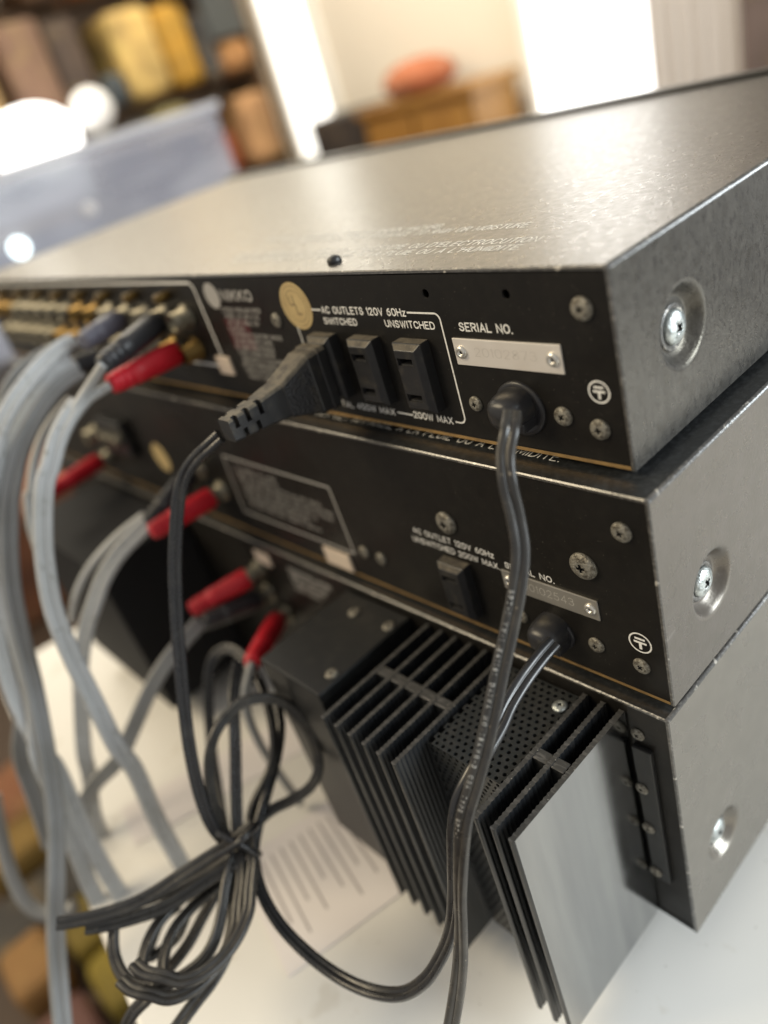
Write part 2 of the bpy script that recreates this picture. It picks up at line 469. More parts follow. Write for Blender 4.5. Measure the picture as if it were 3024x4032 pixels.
def rear_text(mb, s, x0, x1, z, h, w, y, m=0):
    text_mesh(mb, s, (x0, y, z), X, Zv, x1 - x0, h, w, m)


# ------------------------------------------------------------------ small hardware, shared meshes
def screw_mesh(name, m, recess):
    b = MB()
    b.lathe([(1, 0), (1.0, .14), (.94, .26), (.78, .36), (.48, .43), (.2, .45), (0, .455)], (0, 0, 0), (0, 0, 1), 28)
    me = b.mesh(name, [m, recess])
    o = bpy.data.objects.new('tmp', me); COL.objects.link(o)
    cs = []
    for a in (0, math.pi / 2):
        c = MB(); l, t = .56, .12
        vs = []
        for z, k in ((.2, .35), (.9, 1.0)):
            for sx, sy in ((-1, -1), (1, -1), (1, 1), (-1, 1)):
                vs.append(Matrix.Rotation(a, 3, 'Z') @ Vector((sx * l * k, sy * t * (.6 + .4 * k), z)))
        c.add(vs, [(3, 2, 1, 0), (4, 5, 6, 7), (0, 1, 5, 4), (1, 2, 6, 5), (2, 3, 7, 6), (3, 0, 4, 7)])
        cs.append(c.mesh('c', [recess, recess]))
    bool_cut(o, cs)
    me = o.data; me.name = name
    bpy.data.objects.remove(o)
    return me


SCREW = screw_mesh('screw', M['screw'], M['recess'])
BRIGHT = screw_mesh('bright_screw', M['bright_screw'], M['recess'])


BLACK = screw_mesh('black_screw', M['plastic'], M['recess'])


def screw(parent, p, r, axis='-y', spin=None, me=None, name='screw', flat=1.0):
    spin = random.uniform(0, math.pi / 2) if spin is None else spin
    R = {'-y': Matrix.Rotation(math.pi / 2, 4, 'X'), '+x': Matrix.Rotation(math.pi / 2, 4, 'Y'), '+z': Matrix()}[axis]
    return link(name, me or SCREW, parent, Matrix.Translation(p) @ R @ Matrix.Rotation(spin, 4, 'Z') @ Matrix.Diagonal((r, r, r * flat, 1)))


def dimple_side(mb, x, y0, y1, z0, z1, dim, m=0):
    """flat sheet facing +x with one pressed dimple"""
    yc, zc, R = dim
    angs = sorted([2 * math.pi * k / 72 for k in range(72)] +
                  [math.atan2(z - zc, y - yc) % (2 * math.pi) for y in (y0, y1) for z in (z0, z1)])
    prof = [(1.14, 0), (1.06, .0001), (1.0, .0005), (.93, .0014), (.84, .0026), (.76, .0034), (.70, .0037), (.66, .0037), (.64, .0036), (.62, .0036)]
    n = len(angs); vs = []
    for a in angs:
        c, s = math.cos(a), math.sin(a)
        t = min([((y1 if c > 0 else y0) - yc) / c if abs(c) > 1e-9 else 9, ((z1 if s > 0 else z0) - zc) / s if abs(s) > 1e-9 else 9])
        vs.append((x, yc + c * t, zc + s * t))
    for r, d in prof:
        for a in angs: vs.append((x - d, yc + math.cos(a) * R * r, zc + math.sin(a) * R * r))
    fl = [(k, (k + 1) % n, n + (k + 1) % n, n + k) for k in range(n)]
    mb.add(vs, fl, m, False)
    n0 = len(mb.v) - len(vs)
    for i in range(1, len(prof)):
        for k in range(n):
            k2 = (k + 1) % n
            mb.f.append([n0 + i * n + k, n0 + i * n + k2, n0 + (i + 1) * n + k2, n0 + (i + 1) * n + k]); mb.m.append(m); mb.sm.append(True)
    mb.f.append([n0 + len(prof) * n + k for k in range(n)]); mb.m.append(m); mb.sm.append(False)


def make_cover(parent, xr, W, y0, y1, z0, z1, paint, dim, top=None, t=0.0011, r=0.0011):
    """folded sheet-steel cover: right side with its dimple, rounded top folds, top, left side; worn folds and rear edges"""
    mb = MB(); c = 0.00035; xl = xr - W
    sec = [(xr, z0), (xr, z1 - r)]
    arcR = [(xr - r + r * math.cos(a), z1 - r + r * math.sin(a)) for a in [k * math.pi / 8 for k in range(5)]]
    arcL = [(xl + r + r * math.cos(a), z1 - r + r * math.sin(a)) for a in [math.pi / 2 + k * math.pi / 8 for k in range(5)]]
    dimple_side(mb, xr, y0 + c, y1, z0, z1 - r, dim, 0)
    for arc in (arcR, arcL):
        vs = [(p[0], y, p[1]) for p in arc for y in (y0 + c, y1)]
        mb.add(vs, [(2 * i, 2 * i + 1, 2 * i + 3, 2 * i + 2) for i in range(4)], 1, True)
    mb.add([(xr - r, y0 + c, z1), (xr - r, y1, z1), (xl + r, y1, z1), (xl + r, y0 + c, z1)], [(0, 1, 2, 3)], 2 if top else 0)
    mb.add([(xl, y0 + c, z0), (xl, y1, z0), (xl, y1, z1 - r), (xl, y0 + c, z1 - r)], [(0, 1, 2, 3)], 0)
    out = [(xr, z0)] + arcR + arcL + [(xl, z0)]
    inn = [(xr - t, z0)] + [(xr - t, z1 - t)] * 5 + [(xl + t, z1 - t)] * 5 + [(xl + t, z0)]

    def inset(p):
        return (p[0] - c if p[0] > xr - W / 2 else p[0] + c, p[1] - (c if p[1] > z1 - r - 1e-9 else 0))
    n = len(out)
    vs = [(p[0], y0 + c, p[1]) for p in out] + [(inset(p)[0], y0, inset(p)[1]) for p in out] + [(p[0], y0, p[1]) for p in inn]
    mb.add(vs, [(i, i + 1, n + i + 1, n + i) for i in range(n - 1)], 1)
    mb.add(vs, [(n + i, n + i + 1, 2 * n + i + 1, 2 * n + i) for i in range(n - 1)], 1)
    # inner faces of the sheet
    vs = [(p[0], y, p[1]) for p in (inn[0], inn[1], inn[6], inn[-1]) for y in (y0, y1)]
    mb.add(vs, [(2, 4, 5, 3), (4, 6, 7, 5)], 0)
    mb.add([(xr, y0, z0), (xr, y1, z0), (xr - t, y1, z0), (xr - t, y0, z0)], [(0, 1, 2, 3)], 1)
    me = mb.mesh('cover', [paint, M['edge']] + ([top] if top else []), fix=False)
    bm = bmesh.new(); bm.from_mesh(me)
    bmesh.ops.remove_doubles(bm, verts=bm.verts, dist=1e-7)
    bmesh.ops.recalc_face_normals(bm, faces=bm.faces)
    bm.to_mesh(me); bm.free()
    return link('cover', me, parent)


def ground_symbol(parent, x, z, y, r=0.0029):
    mb = MB()
    line_mesh(mb, [(r * math.cos(2 * math.pi * k / 40), r * math.sin(2 * math.pi * k / 40)) for k in range(41)], (x, y, z), X, Zv, .00048)
    q = r / .0029
    for a, bb, zz in ((-.00115 * q, .00115 * q, .00125 * q), (-.0015 * q, .0015 * q, .0001 * q)):
        line_mesh(mb, [(a, zz), (bb, zz)], (x, y, z), X, Zv, .00062 * q)
    line_mesh(mb, [(0, -.0003 * q), (0, -.0017 * q)], (x, y, z), X, Zv, .00075 * q, lift=.00007)
    return mb.build('earth_symbol', M['ink'], parent)


def outlet(parent, xc, zc, y, w=0.0122, h=0.0225, d=0.0052):
    """two-slot mains outlet: chamfered block with a sunken face and two real slots"""
    b = MB(); c = 0.0018
    o = [(xc - w / 2, zc - h / 2), (xc + w / 2, zc - h / 2), (xc + w / 2, zc + h / 2), (xc - w / 2, zc + h / 2)]
    i = [(xc - w / 2 + c, zc - h / 2 + c), (xc + w / 2 - c, zc - h / 2 + c), (xc + w / 2 - c, zc + h / 2 - c), (xc - w / 2 + c, zc + h / 2 - c)]
    vs = [(p[0], y, p[1]) for p in o] + [(p[0], y - d + c * .9, p[1]) for p in o] + [(p[0], y - d, p[1]) for p in i] + [(xc, y - d, zc)] + [(p[0], y + .004, p[1]) for p in o]
    fs = []
    ms = []
    for k in range(4):
        k2 = (k + 1) % 4
        fs.append((k, k2, 4 + k2, 4 + k)); ms.append(1 if k == 2 else 0)
        fs.append((4 + k, 4 + k2, 8 + k2, 8 + k)); ms.append(1 if k == 2 else 0)
        fs.append((13 + k, 13 + k2, k2, k)); ms.append(0)
    fs.append((8, 9, 10, 11)); ms.append(0)
    fs.append((16, 15, 14, 13)); ms.append(0)
    for f, m_ in zip(fs, ms): b.add([vs[q] for q in f], [tuple(range(len(f)))], m_)
    me = b.mesh('outlet', [M['plastic'], M['dust'], M['recess']], bevel=0.0003, seg=2)
    ob = link('outlet', me, parent)
    cut = []
    for dz in (.0058, -.0060):
        c_ = MB(); c_.box(xc - .0034, xc + .0024, y - d - .002, y + .002, zc + dz - .0008, zc + dz + .0008); cut.append(c_.mesh('c', [M['plastic'], M['dust'], M['recess']]))
        c2 = MB(); c2.box(xc - .0037, xc + .0027, y - d - .002, y - d + .0007, zc + dz - .0012, zc + dz + .0012); cut.append(c2.mesh('c', [M['plastic'], M['dust'], M['recess']]))
    bool_cut(ob, cut)
    for dz in (.0058, -.0060):
        box_obj('contact', (xc - .0028, xc + .0012, y - .0004, y + .0015, zc + dz - .0009, zc + dz - .0003), M['nickel'], ob)
    return ob


def bushing(parent, x, z, y, r=0.0083):
    """moulded strain-relief bushing: thin round flange with a hooded nose, open below for the cord"""
    b = MB()
    b.lathe([(r, 0), (r, .0005), (r * .97, .0009), (r * .80, .0010), (r * .74, .0006), (r * .70, .0006)], (x, y, z), (0, -1, 0), 40)
    ob = b.build('cord_bushing', M['rubber'], parent)
    h = MB()
    # hood: rounded block, flat underside
    prof = []
    n = 20
    rows = [(0.0, 1.0), (.0025, 1.0), (.0055, .97), (.0078, .88), (.0092, .70), (.0098, .42), (.0099, 0.02)]
    vs = []
    for d, k in rows:
        for q in range(n):
            a = 2 * math.pi * q / n
            ca, sa = math.cos(a), math.sin(a)
            px = .0056 * k * math.copysign(abs(ca) ** .75, ca)
            pz = .0052 * k * math.copysign(abs(sa) ** .75, sa)
            if sa < 0: pz = max(pz, -.0040)
            vs.append((x + px, y - d, z + .0018 + pz))
    fs = [(i * n + q, i * n + (q + 1) % n, (i + 1) * n + (q + 1) % n, (i + 1) * n + q) for i in range(len(rows) - 1) for q in range(n)]
    h.add(vs, fs, 0, True)
    # collar gripping the cord
    h.box(x - .0050, x + .0050, y - .0062, y - .0002, z - .0042, z - .0012)
    h.build('bushing_hood', M['rubber'], ob, bevel=.0006)
    return ob


def serial_plate(parent, x0, x1, z0, z1, y, m, digits, dm, dx0, dx1, dz, dh):
    ob = box_obj('serial_plate', (x0, x1, y - .0006, y, z0, z1), m, parent, .0002, 2)
    for x in (x0 + .0027, x1 - .0027):
        b = MB()
        b.lathe([(.0020, 0), (.0020, .0003), (.0016, .0008), (.0010, .0009), (.0007, .0007), (.00062, .0002), (0, .0002)], (x, y - .0006, (z0 + z1) / 2), (0, -1, 0), 24)
        rv = b.build('rivet', M['rivet'], ob)
        b = MB(); b.lathe([(.00060, .00023), (0, .00024)], (x, y - .0006, (z0 + z1) / 2), (0, -1, 0), 12)
        b.build('rivet_hole', M['recess'], rv)
    t = MB(); rear_text(t, digits, dx0, dx1, dz, dh, .00022, y - .0006)
    t.build('stamped_number', dm, ob)
    return ob


def jack(parent, x, z, y, name='phono_jack', m=None):
    b = MB()
    b.lathe([(.0056, 0), (.0056, .0012), (.0048, .0016), (.0043, .0016), (.0043, .0080), (.0036, .0082), (.0036, .0030), (0, .0030)], (x, y, z), (0, -1, 0), 20)
    return b.build(name, m or M['nickel'], parent)


def phono_plug(parent, d, m, name='plug', r=0.0053):
    a = Vector(d[:3]); c = Vector(d[3:]); ax = c - a; L = ax.length
    b = MB()
    b.lathe([(r * .55, 0), (r * .92, .0006), (r, .002), (r * .99, L * .30), (r * .93, L * .55), (r * .93, L * .57), (r * .90, L * .70), (r * .80, L * .71), (r * .80, L * .745), (r * .89, L * .755), (r * .88, L * .80), (r * .79, L * .81), (r * .79, L * .845), (r * .86, L * .855), (r * .84, L * .90), (r * .76, L * .91), (r * .76, L * .94), (r * .80, L * .95), (r * .76, L * .98), (r * .5, L)], a, ax, 24)
    o = b.build(name, m, parent)
    b = MB(); b.lathe([(r * .80, -.003), (r * .86, -.001), (r * .86, .0012), (r * .5, .0014)], a, ax, 20)
    b.build('plug_collar', M['nickel'], o)
    return o

# ------------------------------------------------------------------ cord paths: points and flat directions in metres
CORD_ONE = [[-0.02027,-0.01762,0.02297,-0.78097,-0.54397,0.30688],[-0.01724,-0.02283,0.02145,-0.82561,-0.50495,0.25178],[-0.01664,-0.02671,0.01668,-0.90086,-0.42819,0.07143],[-0.0147,-0.03,0.01054,-0.82914,-0.5589,-0.01245],[-0.01313,-0.03159,0.00255,-0.56925,-0.81544,0.10497],[-0.01136,-0.03431,-0.00482,-0.62654,-0.73689,0.25385],[-0.01059,-0.03899,-0.01268,-0.80327,-0.51914,0.29199],[-0.01034,-0.04512,-0.02124,-0.81171,-0.47748,0.33636],[-0.0103,-0.05156,-0.02979,-0.81206,-0.47415,0.3402],[-0.0101,-0.05791,-0.03849,-0.81253,-0.47325,0.34034],[-0.01013,-0.06372,-0.04632,-0.81954,-0.44425,0.36194],[-0.01104,-0.06954,-0.0549,-0.86859,-0.36036,0.34013],[-0.01252,-0.07428,-0.0636,-0.9528,-0.21944,0.2098],[-0.01335,-0.07848,-0.07475,-0.99479,0.09259,0.04258],[-0.01427,-0.08217,-0.08731,-0.95463,0.29742,-0.01514],[-0.01502,-0.08511,-0.09934,-0.95323,0.30221,-0.00539],[-0.01629,-0.08903,-0.11365,-0.99374,0.0384,0.10492],[-0.01827,-0.09313,-0.12711,-0.95224,-0.21105,0.22067],[-0.02096,-0.09862,-0.14294,-0.81534,-0.49,0.30843]]
CORD_TWO = [[-0.02029,-0.02081,-0.04959,-0.80315,-0.04503,0.59408],[-0.02023,-0.02725,-0.05001,-0.81401,-0.08088,0.5752],[-0.01983,-0.03587,-0.05107,-0.82898,-0.14508,0.54014],[-0.01893,-0.04416,-0.05255,-0.91884,-0.21024,0.33396],[-0.01776,-0.05076,-0.05476,-0.97033,-0.1838,0.15709],[-0.01703,-0.05786,-0.05684,-0.9988,-0.0271,0.04071],[-0.01763,-0.06461,-0.06067,-0.98507,0.01854,0.17113],[-0.01883,-0.06962,-0.06598,-0.96178,-0.13203,0.23989],[-0.01984,-0.07331,-0.07432,-0.93464,-0.2955,0.19782],[-0.02094,-0.07636,-0.08596,-0.97145,-0.19105,0.14069],[-0.02223,-0.08001,-0.09996,-0.99457,0.01982,0.10215],[-0.02378,-0.0842,-0.1121,-0.95482,0.27758,0.10613],[-0.02756,-0.08921,-0.12381,-0.86164,0.49613,0.10694],[-0.03269,-0.09491,-0.13423,-0.75674,0.63249,0.16522],[-0.04121,-0.10039,-0.14353,-0.48224,0.87347,0.06707],[-0.05316,-0.10508,-0.14903,-0.27139,0.9535,-0.13107],[-0.06693,-0.10871,-0.15081,-0.20281,0.91905,-0.33796],[-0.0813,-0.11104,-0.14835,-0.17923,0.8941,-0.41045],[-0.09554,-0.11136,-0.14408,-0.10735,0.86167,-0.49599],[-0.10712,-0.10868,-0.13867,-0.0642,0.74716,-0.66153],[-0.11562,-0.10325,-0.13298,-0.04862,0.59362,-0.80327],[-0.1207,-0.09611,-0.12856,0.00084,0.47626,-0.8793],[-0.12551,-0.08611,-0.12371,-0.08217,0.43321,-0.89754],[-0.13023,-0.07428,-0.11715,-0.24873,0.40059,-0.88185],[-0.13632,-0.06485,-0.111,-0.2118,0.43656,-0.87439],[-0.14653,-0.05725,-0.1047,0.05774,0.68201,-0.72906]]
CORD_TWO_UP = [[-0.11999,-0.04613,0.01643,-0.60336,0.10086,0.79106],[-0.12448,-0.04959,0.01344,-0.58933,0.11094,0.80024],[-0.12991,-0.05279,0.01004,-0.65013,0.08479,0.75508],[-0.13473,-0.05635,0.00538,-0.74311,-0.1619,0.64929],[-0.13747,-0.06005,-0.00042,-0.74246,-0.45935,0.4876],[-0.13899,-0.06469,-0.00897,-0.61342,-0.67447,0.41086],[-0.13963,-0.07239,-0.02389,-0.52834,-0.76317,0.37207],[-0.13898,-0.08028,-0.04093,-0.51339,-0.79365,0.32641],[-0.13691,-0.08818,-0.05801,-0.50182,-0.81173,0.29877],[-0.13395,-0.09666,-0.07699,-0.55894,-0.79341,0.241],[-0.13089,-0.1026,-0.09153,-0.59468,-0.7876,0.1614],[-0.12823,-0.1069,-0.10585,-0.60127,-0.79741,0.05107],[-0.12472,-0.10889,-0.11709,-0.58545,-0.78718,-0.19389],[-0.12048,-0.10766,-0.12617,-0.47015,-0.81823,-0.33085]]
LOOP_ARCH = [[-0.122,-0.1074,-0.12775,-0.52471,0.7732,-0.35615],[-0.12558,-0.10566,-0.11872,-0.5146,0.78706,-0.34017],[-0.12847,-0.10294,-0.10766,-0.43182,0.79221,-0.4312],[-0.13167,-0.09736,-0.09737,-0.31388,0.7322,-0.60445],[-0.13336,-0.09044,-0.08998,-0.19837,0.53801,-0.81927],[-0.13405,-0.08223,-0.08686,-0.07853,0.22318,-0.97161],[-0.1331,-0.07413,-0.08626,-0.08227,-0.14301,-0.9863],[-0.1304,-0.06715,-0.08935,-0.30806,-0.4756,-0.82396],[-0.12681,-0.06201,-0.0956,-0.64777,-0.55051,-0.52662],[-0.1234,-0.06035,-0.10506,-0.83148,-0.48382,-0.27306],[-0.12064,-0.0611,-0.11599,-0.95075,-0.27506,-0.14289],[-0.11917,-0.06435,-0.12549,-0.99604,-0.04376,-0.07736],[-0.11913,-0.07078,-0.12995,-0.98695,0.1606,-0.01128],[-0.1215,-0.07906,-0.13068,-0.96198,0.261,0.08045],[-0.1234,-0.08667,-0.12941,-0.9812,0.17233,0.08688],[-0.12387,-0.09326,-0.12921,-0.99785,-0.01736,0.06326],[-0.12316,-0.10081,-0.12965,-0.99439,-0.09523,0.04595]]
STRAND_UP = [[-0.12217,-0.10608,-0.13231,0.48998,0.80806,-0.32705],[-0.12776,-0.10034,-0.1265,0.49786,0.7993,-0.33655],[-0.13406,-0.09244,-0.11749,0.50496,0.79105,-0.34535],[-0.14198,-0.08223,-0.10581,0.50375,0.79272,-0.34326],[-0.15176,-0.07138,-0.09485,0.41293,0.74693,-0.52114],[-0.16049,-0.06086,-0.08984,0.33571,0.61685,-0.7119]]
STRAND_INNER = [[-0.12371,-0.09871,-0.13082,-0.17024,0.59854,-0.7828],[-0.12724,-0.09159,-0.12461,-0.13274,0.55428,-0.82168],[-0.12806,-0.07875,-0.11666,-0.13432,0.58695,-0.7984],[-0.13099,-0.07168,-0.10934,-0.35543,0.59451,-0.72127],[-0.13818,-0.0655,-0.10075,-0.30626,0.57598,-0.75792],[-0.14764,-0.06068,-0.09426,-0.14223,0.68426,-0.71523]]
TAIL_UPPER = [[-0.11482,-0.09807,-0.11875,-0.94168,0.20186,0.26924],[-0.11702,-0.10549,-0.12091,-0.93272,0.25006,0.25979],[-0.12036,-0.11545,-0.12191,-0.87158,0.26029,0.41546],[-0.12431,-0.12644,-0.12306,-0.79488,0.21771,0.56636],[-0.1275,-0.13612,-0.12399,-0.68731,0.21181,0.6948],[-0.13087,-0.14503,-0.12389,-0.65675,0.35329,0.66623],[-0.13562,-0.15445,-0.12227,-0.62149,0.46738,0.62873],[-0.14027,-0.16177,-0.12073,-0.59369,0.54112,0.59559],[-0.1436,-0.16689,-0.11893,-0.57772,0.57855,0.57578]]
TAIL_LOWER = [[-0.11875,-0.10402,-0.1271,-0.93275,0.35023,0.08553],[-0.12253,-0.1136,-0.12911,-0.93653,0.34208,0.0768],[-0.12662,-0.12484,-0.1303,-0.93049,0.36527,-0.02785],[-0.13095,-0.13511,-0.13015,-0.91693,0.37628,-0.13285],[-0.13429,-0.14314,-0.12922,-0.91108,0.3047,-0.27766],[-0.1363,-0.15133,-0.13039,-0.96697,-0.06358,-0.24682],[-0.13256,-0.15621,-0.13261,-0.71675,-0.61698,-0.32496],[-0.1269,-0.15934,-0.13591,-0.41217,-0.81606,-0.40516],[-0.12004,-0.15974,-0.13823,-0.01872,-0.77924,-0.62645],[-0.11276,-0.15664,-0.13969,0.2643,-0.55295,-0.79019],[-0.10755,-0.1513,-0.13996,0.3516,-0.2512,-0.90182],[-0.10411,-0.14409,-0.13982,0.28384,-0.00417,-0.95886],[-0.10259,-0.13654,-0.13856,0.16535,0.20634,-0.96441],[-0.10465,-0.1297,-0.13683,0.04805,0.32367,-0.94495],[-0.10888,-0.12321,-0.13431,-0.06045,0.37902,-0.92341],[-0.11367,-0.1166,-0.13087,-0.06888,0.38578,-0.92002],[-0.11867,-0.10813,-0.12726,-0.06078,0.36062,-0.93073]]
LOOP_FRONT = [[-0.11647,-0.10673,-0.12705,-0.76191,-0.59151,-0.26384],[-0.11138,-0.11147,-0.13112,-0.77404,-0.58457,-0.24318],[-0.10546,-0.11826,-0.13438,-0.77486,-0.6158,-0.14277],[-0.10063,-0.1237,-0.13673,-0.85434,-0.51572,-0.06439],[-0.09698,-0.13185,-0.13802,-0.9529,-0.30182,0.02979],[-0.09552,-0.13994,-0.13807,-0.99561,-0.06012,0.07179],[-0.09595,-0.14735,-0.13671,-0.97595,0.21089,0.05526],[-0.09808,-0.15263,-0.13479,-0.82665,0.55766,-0.07523],[-0.10206,-0.15578,-0.13211,-0.59656,0.78841,-0.15011],[-0.10801,-0.15944,-0.13111,-0.4148,0.8716,-0.26126],[-0.11371,-0.16075,-0.13017,-0.26621,0.88391,-0.38449]]
LOOP_RIGHT = [[-0.12031,-0.10708,-0.12991,-0.71762,-0.68989,0.09525],[-0.11362,-0.11478,-0.13523,-0.71732,-0.69025,0.09485],[-0.10688,-0.12251,-0.14063,-0.75379,-0.64394,0.13094],[-0.10168,-0.13056,-0.14411,-0.82498,-0.47247,0.31013],[-0.09934,-0.13918,-0.14598,-0.85825,-0.23294,0.45732],[-0.09864,-0.1472,-0.14689,-0.87131,-0.13862,0.47075],[-0.09801,-0.15597,-0.14845,-0.87152,-0.1262,0.47384],[-0.09844,-0.16295,-0.15072,-0.87184,-0.10177,0.47909]]
LOOP_INNER = [[-0.12576,-0.11004,-0.131,-0.99285,0.09474,-0.0726],[-0.12631,-0.1186,-0.1347,-0.98919,0.11333,-0.09305],[-0.12728,-0.127,-0.13558,-0.99033,0.0844,-0.11007],[-0.12766,-0.13602,-0.13589,-0.98998,-0.07947,-0.11673],[-0.12593,-0.14352,-0.13576,-0.92799,-0.33807,-0.15668],[-0.1226,-0.14961,-0.13656,-0.79011,-0.55614,-0.25774],[-0.11788,-0.15405,-0.13773,-0.59826,-0.68474,-0.41619],[-0.11341,-0.15567,-0.1398,-0.49414,-0.69504,-0.52226]]
LOOP_DEEP = [[-0.12742,-0.11001,-0.13669,-0.98028,-0.18722,-0.06327],[-0.12529,-0.1191,-0.14281,-0.97919,-0.18647,-0.08007],[-0.12303,-0.12912,-0.14599,-0.97072,-0.21997,-0.09652],[-0.12055,-0.13773,-0.14806,-0.98289,-0.16377,-0.08427],[-0.11987,-0.14627,-0.14946,-0.99735,-0.02187,-0.06933],[-0.12014,-0.1526,-0.14929,-0.99665,0.04035,-0.07114]]
LOOP_SMALL = [[-0.1309,-0.11286,-0.14056,-0.94441,0.22768,-0.23716],[-0.13236,-0.1225,-0.144,-0.95989,0.13161,-0.24757],[-0.13158,-0.13104,-0.14759,-0.96722,0.03033,-0.25212],[-0.13071,-0.1385,-0.15228,-0.95767,0.13829,-0.25246],[-0.13217,-0.14598,-0.15354,-0.93042,0.18935,-0.31379],[-0.13299,-0.15039,-0.15267,-0.72855,0.45137,-0.51525],[-0.13523,-0.14732,-0.15039,-0.33051,0.37824,-0.8647],[-0.13695,-0.13995,-0.14659,-0.25284,0.28989,-0.92306],[-0.13534,-0.13269,-0.14577,-0.20693,0.15592,-0.96585]]
LOOP_LOW = [[-0.10849,-0.15374,-0.13897,-0.97365,0.07279,0.21612],[-0.10915,-0.15821,-0.14044,-0.94618,0.20785,0.2481],[-0.11178,-0.16317,-0.1436,-0.92116,0.20103,0.33325],[-0.11414,-0.16755,-0.1486,-0.92264,-0.05264,0.38205],[-0.11589,-0.1722,-0.15477,-0.91477,-0.15304,0.37387]]
TIE = [[-0.11896,-0.10947,-0.11389,0.1686,-0.93143,-0.32252],[-0.11408,-0.10802,-0.11553,0.18703,-0.92204,-0.33891],[-0.11035,-0.10589,-0.11887,0.18674,-0.92199,-0.33921],[-0.1085,-0.10389,-0.12367,0.20475,-0.91276,-0.35347],[-0.1101,-0.10233,-0.12792,0.29404,-0.85609,-0.42502]]
TIE_CROSS = [[-0.11358,-0.09676,-0.11926,-0.72619,-0.04123,0.68626],[-0.11022,-0.10075,-0.11595,-0.72619,-0.04123,0.68626],[-0.10963,-0.10565,-0.11562,-0.71814,0.04632,0.69435],[-0.11332,-0.10992,-0.11855,-0.69499,0.18206,0.69559],[-0.11795,-0.11383,-0.12179,-0.68278,0.23403,0.69213]]
RCA_FRONT = [[-0.22007,-0.05272,0.02015,-0.76776,-0.31262,0.5593],[-0.21981,-0.06021,0.01633,-0.65073,-0.42197,0.63126],[-0.21966,-0.06796,0.01038,-0.51165,-0.59413,0.62066],[-0.21833,-0.07543,0.00298,-0.35353,-0.68168,0.64057],[-0.21825,-0.08125,-0.00298,-0.33757,-0.76954,0.54208],[-0.21646,-0.08971,-0.01612,-0.31568,-0.83951,0.44223],[-0.21361,-0.09712,-0.02978,-0.2865,-0.89192,0.34986],[-0.20922,-0.10437,-0.04758,-0.23673,-0.94452,0.22768],[-0.20398,-0.10868,-0.06776,-0.18464,-0.9756,0.11879],[-0.19971,-0.11119,-0.08879,-0.16545,-0.98269,0.08337],[-0.19508,-0.11381,-0.11048,-0.12781,-0.99133,0.03034],[-0.19451,-0.11302,-0.12684,-0.14944,-0.98737,0.05267],[-0.19282,-0.11643,-0.15316,-0.1727,-0.98117,0.08653],[-0.19134,-0.11803,-0.17734,-0.14348,-0.98824,0.05284],[-0.19194,-0.11894,-0.19778,-0.13878,-0.98916,0.04789]]
RCA_FRONT_BLACK = [[-0.20454,-0.04133,0.03324,-0.34683,-0.45456,0.82042],[-0.21195,-0.04529,0.02792,-0.34683,-0.45456,0.82042],[-0.2174,-0.05008,0.02296,-0.34951,-0.47399,0.8082],[-0.21971,-0.05624,0.01814,-0.35179,-0.49148,0.79668]]
RCA_FRONT_RED = [[-0.21071,-0.04024,0.02298,-0.27397,-0.06618,0.95946],[-0.21446,-0.04511,0.02158,-0.28404,-0.10296,0.95327],[-0.21793,-0.04995,0.01978,-0.32607,-0.28805,0.90039],[-0.21984,-0.05655,0.01597,-0.34474,-0.39313,0.85241]]
RCA_LEFT = [[-0.26983,-0.02747,0.03287,-0.49798,-0.20926,0.84156],[-0.26535,-0.03687,0.03318,-0.53184,-0.28562,0.79723],[-0.26162,-0.04775,0.03108,-0.56862,-0.38262,0.7282],[-0.25762,-0.06031,0.0269,-0.59169,-0.4256,0.68466],[-0.25666,-0.07092,0.02096,-0.60621,-0.46493,0.64525],[-0.25764,-0.08216,0.01114,-0.60314,-0.58232,0.54509],[-0.2561,-0.09289,-0.00189,-0.58077,-0.71742,0.38473],[-0.25204,-0.10389,-0.02092,-0.41729,-0.82553,0.37995],[-0.24709,-0.11789,-0.04631,-0.23823,-0.89087,0.38677],[-0.24288,-0.12799,-0.07078,-0.1948,-0.9374,0.28868],[-0.23823,-0.13363,-0.09143,-0.12516,-0.97952,0.15773],[-0.23021,-0.13663,-0.11438,-0.06875,-0.99557,0.06414],[-0.22824,-0.1365,-0.12532,-0.0968,-0.99024,0.10031],[-0.22241,-0.14107,-0.15071,-0.11781,-0.98415,0.13253],[-0.21669,-0.14455,-0.17485,-0.08544,-0.99189,0.09414],[-0.21214,-0.1462,-0.19542,-0.06077,-0.99596,0.06611],[-0.20891,-0.14791,-0.2182,-0.06077,-0.99596,0.06611]]
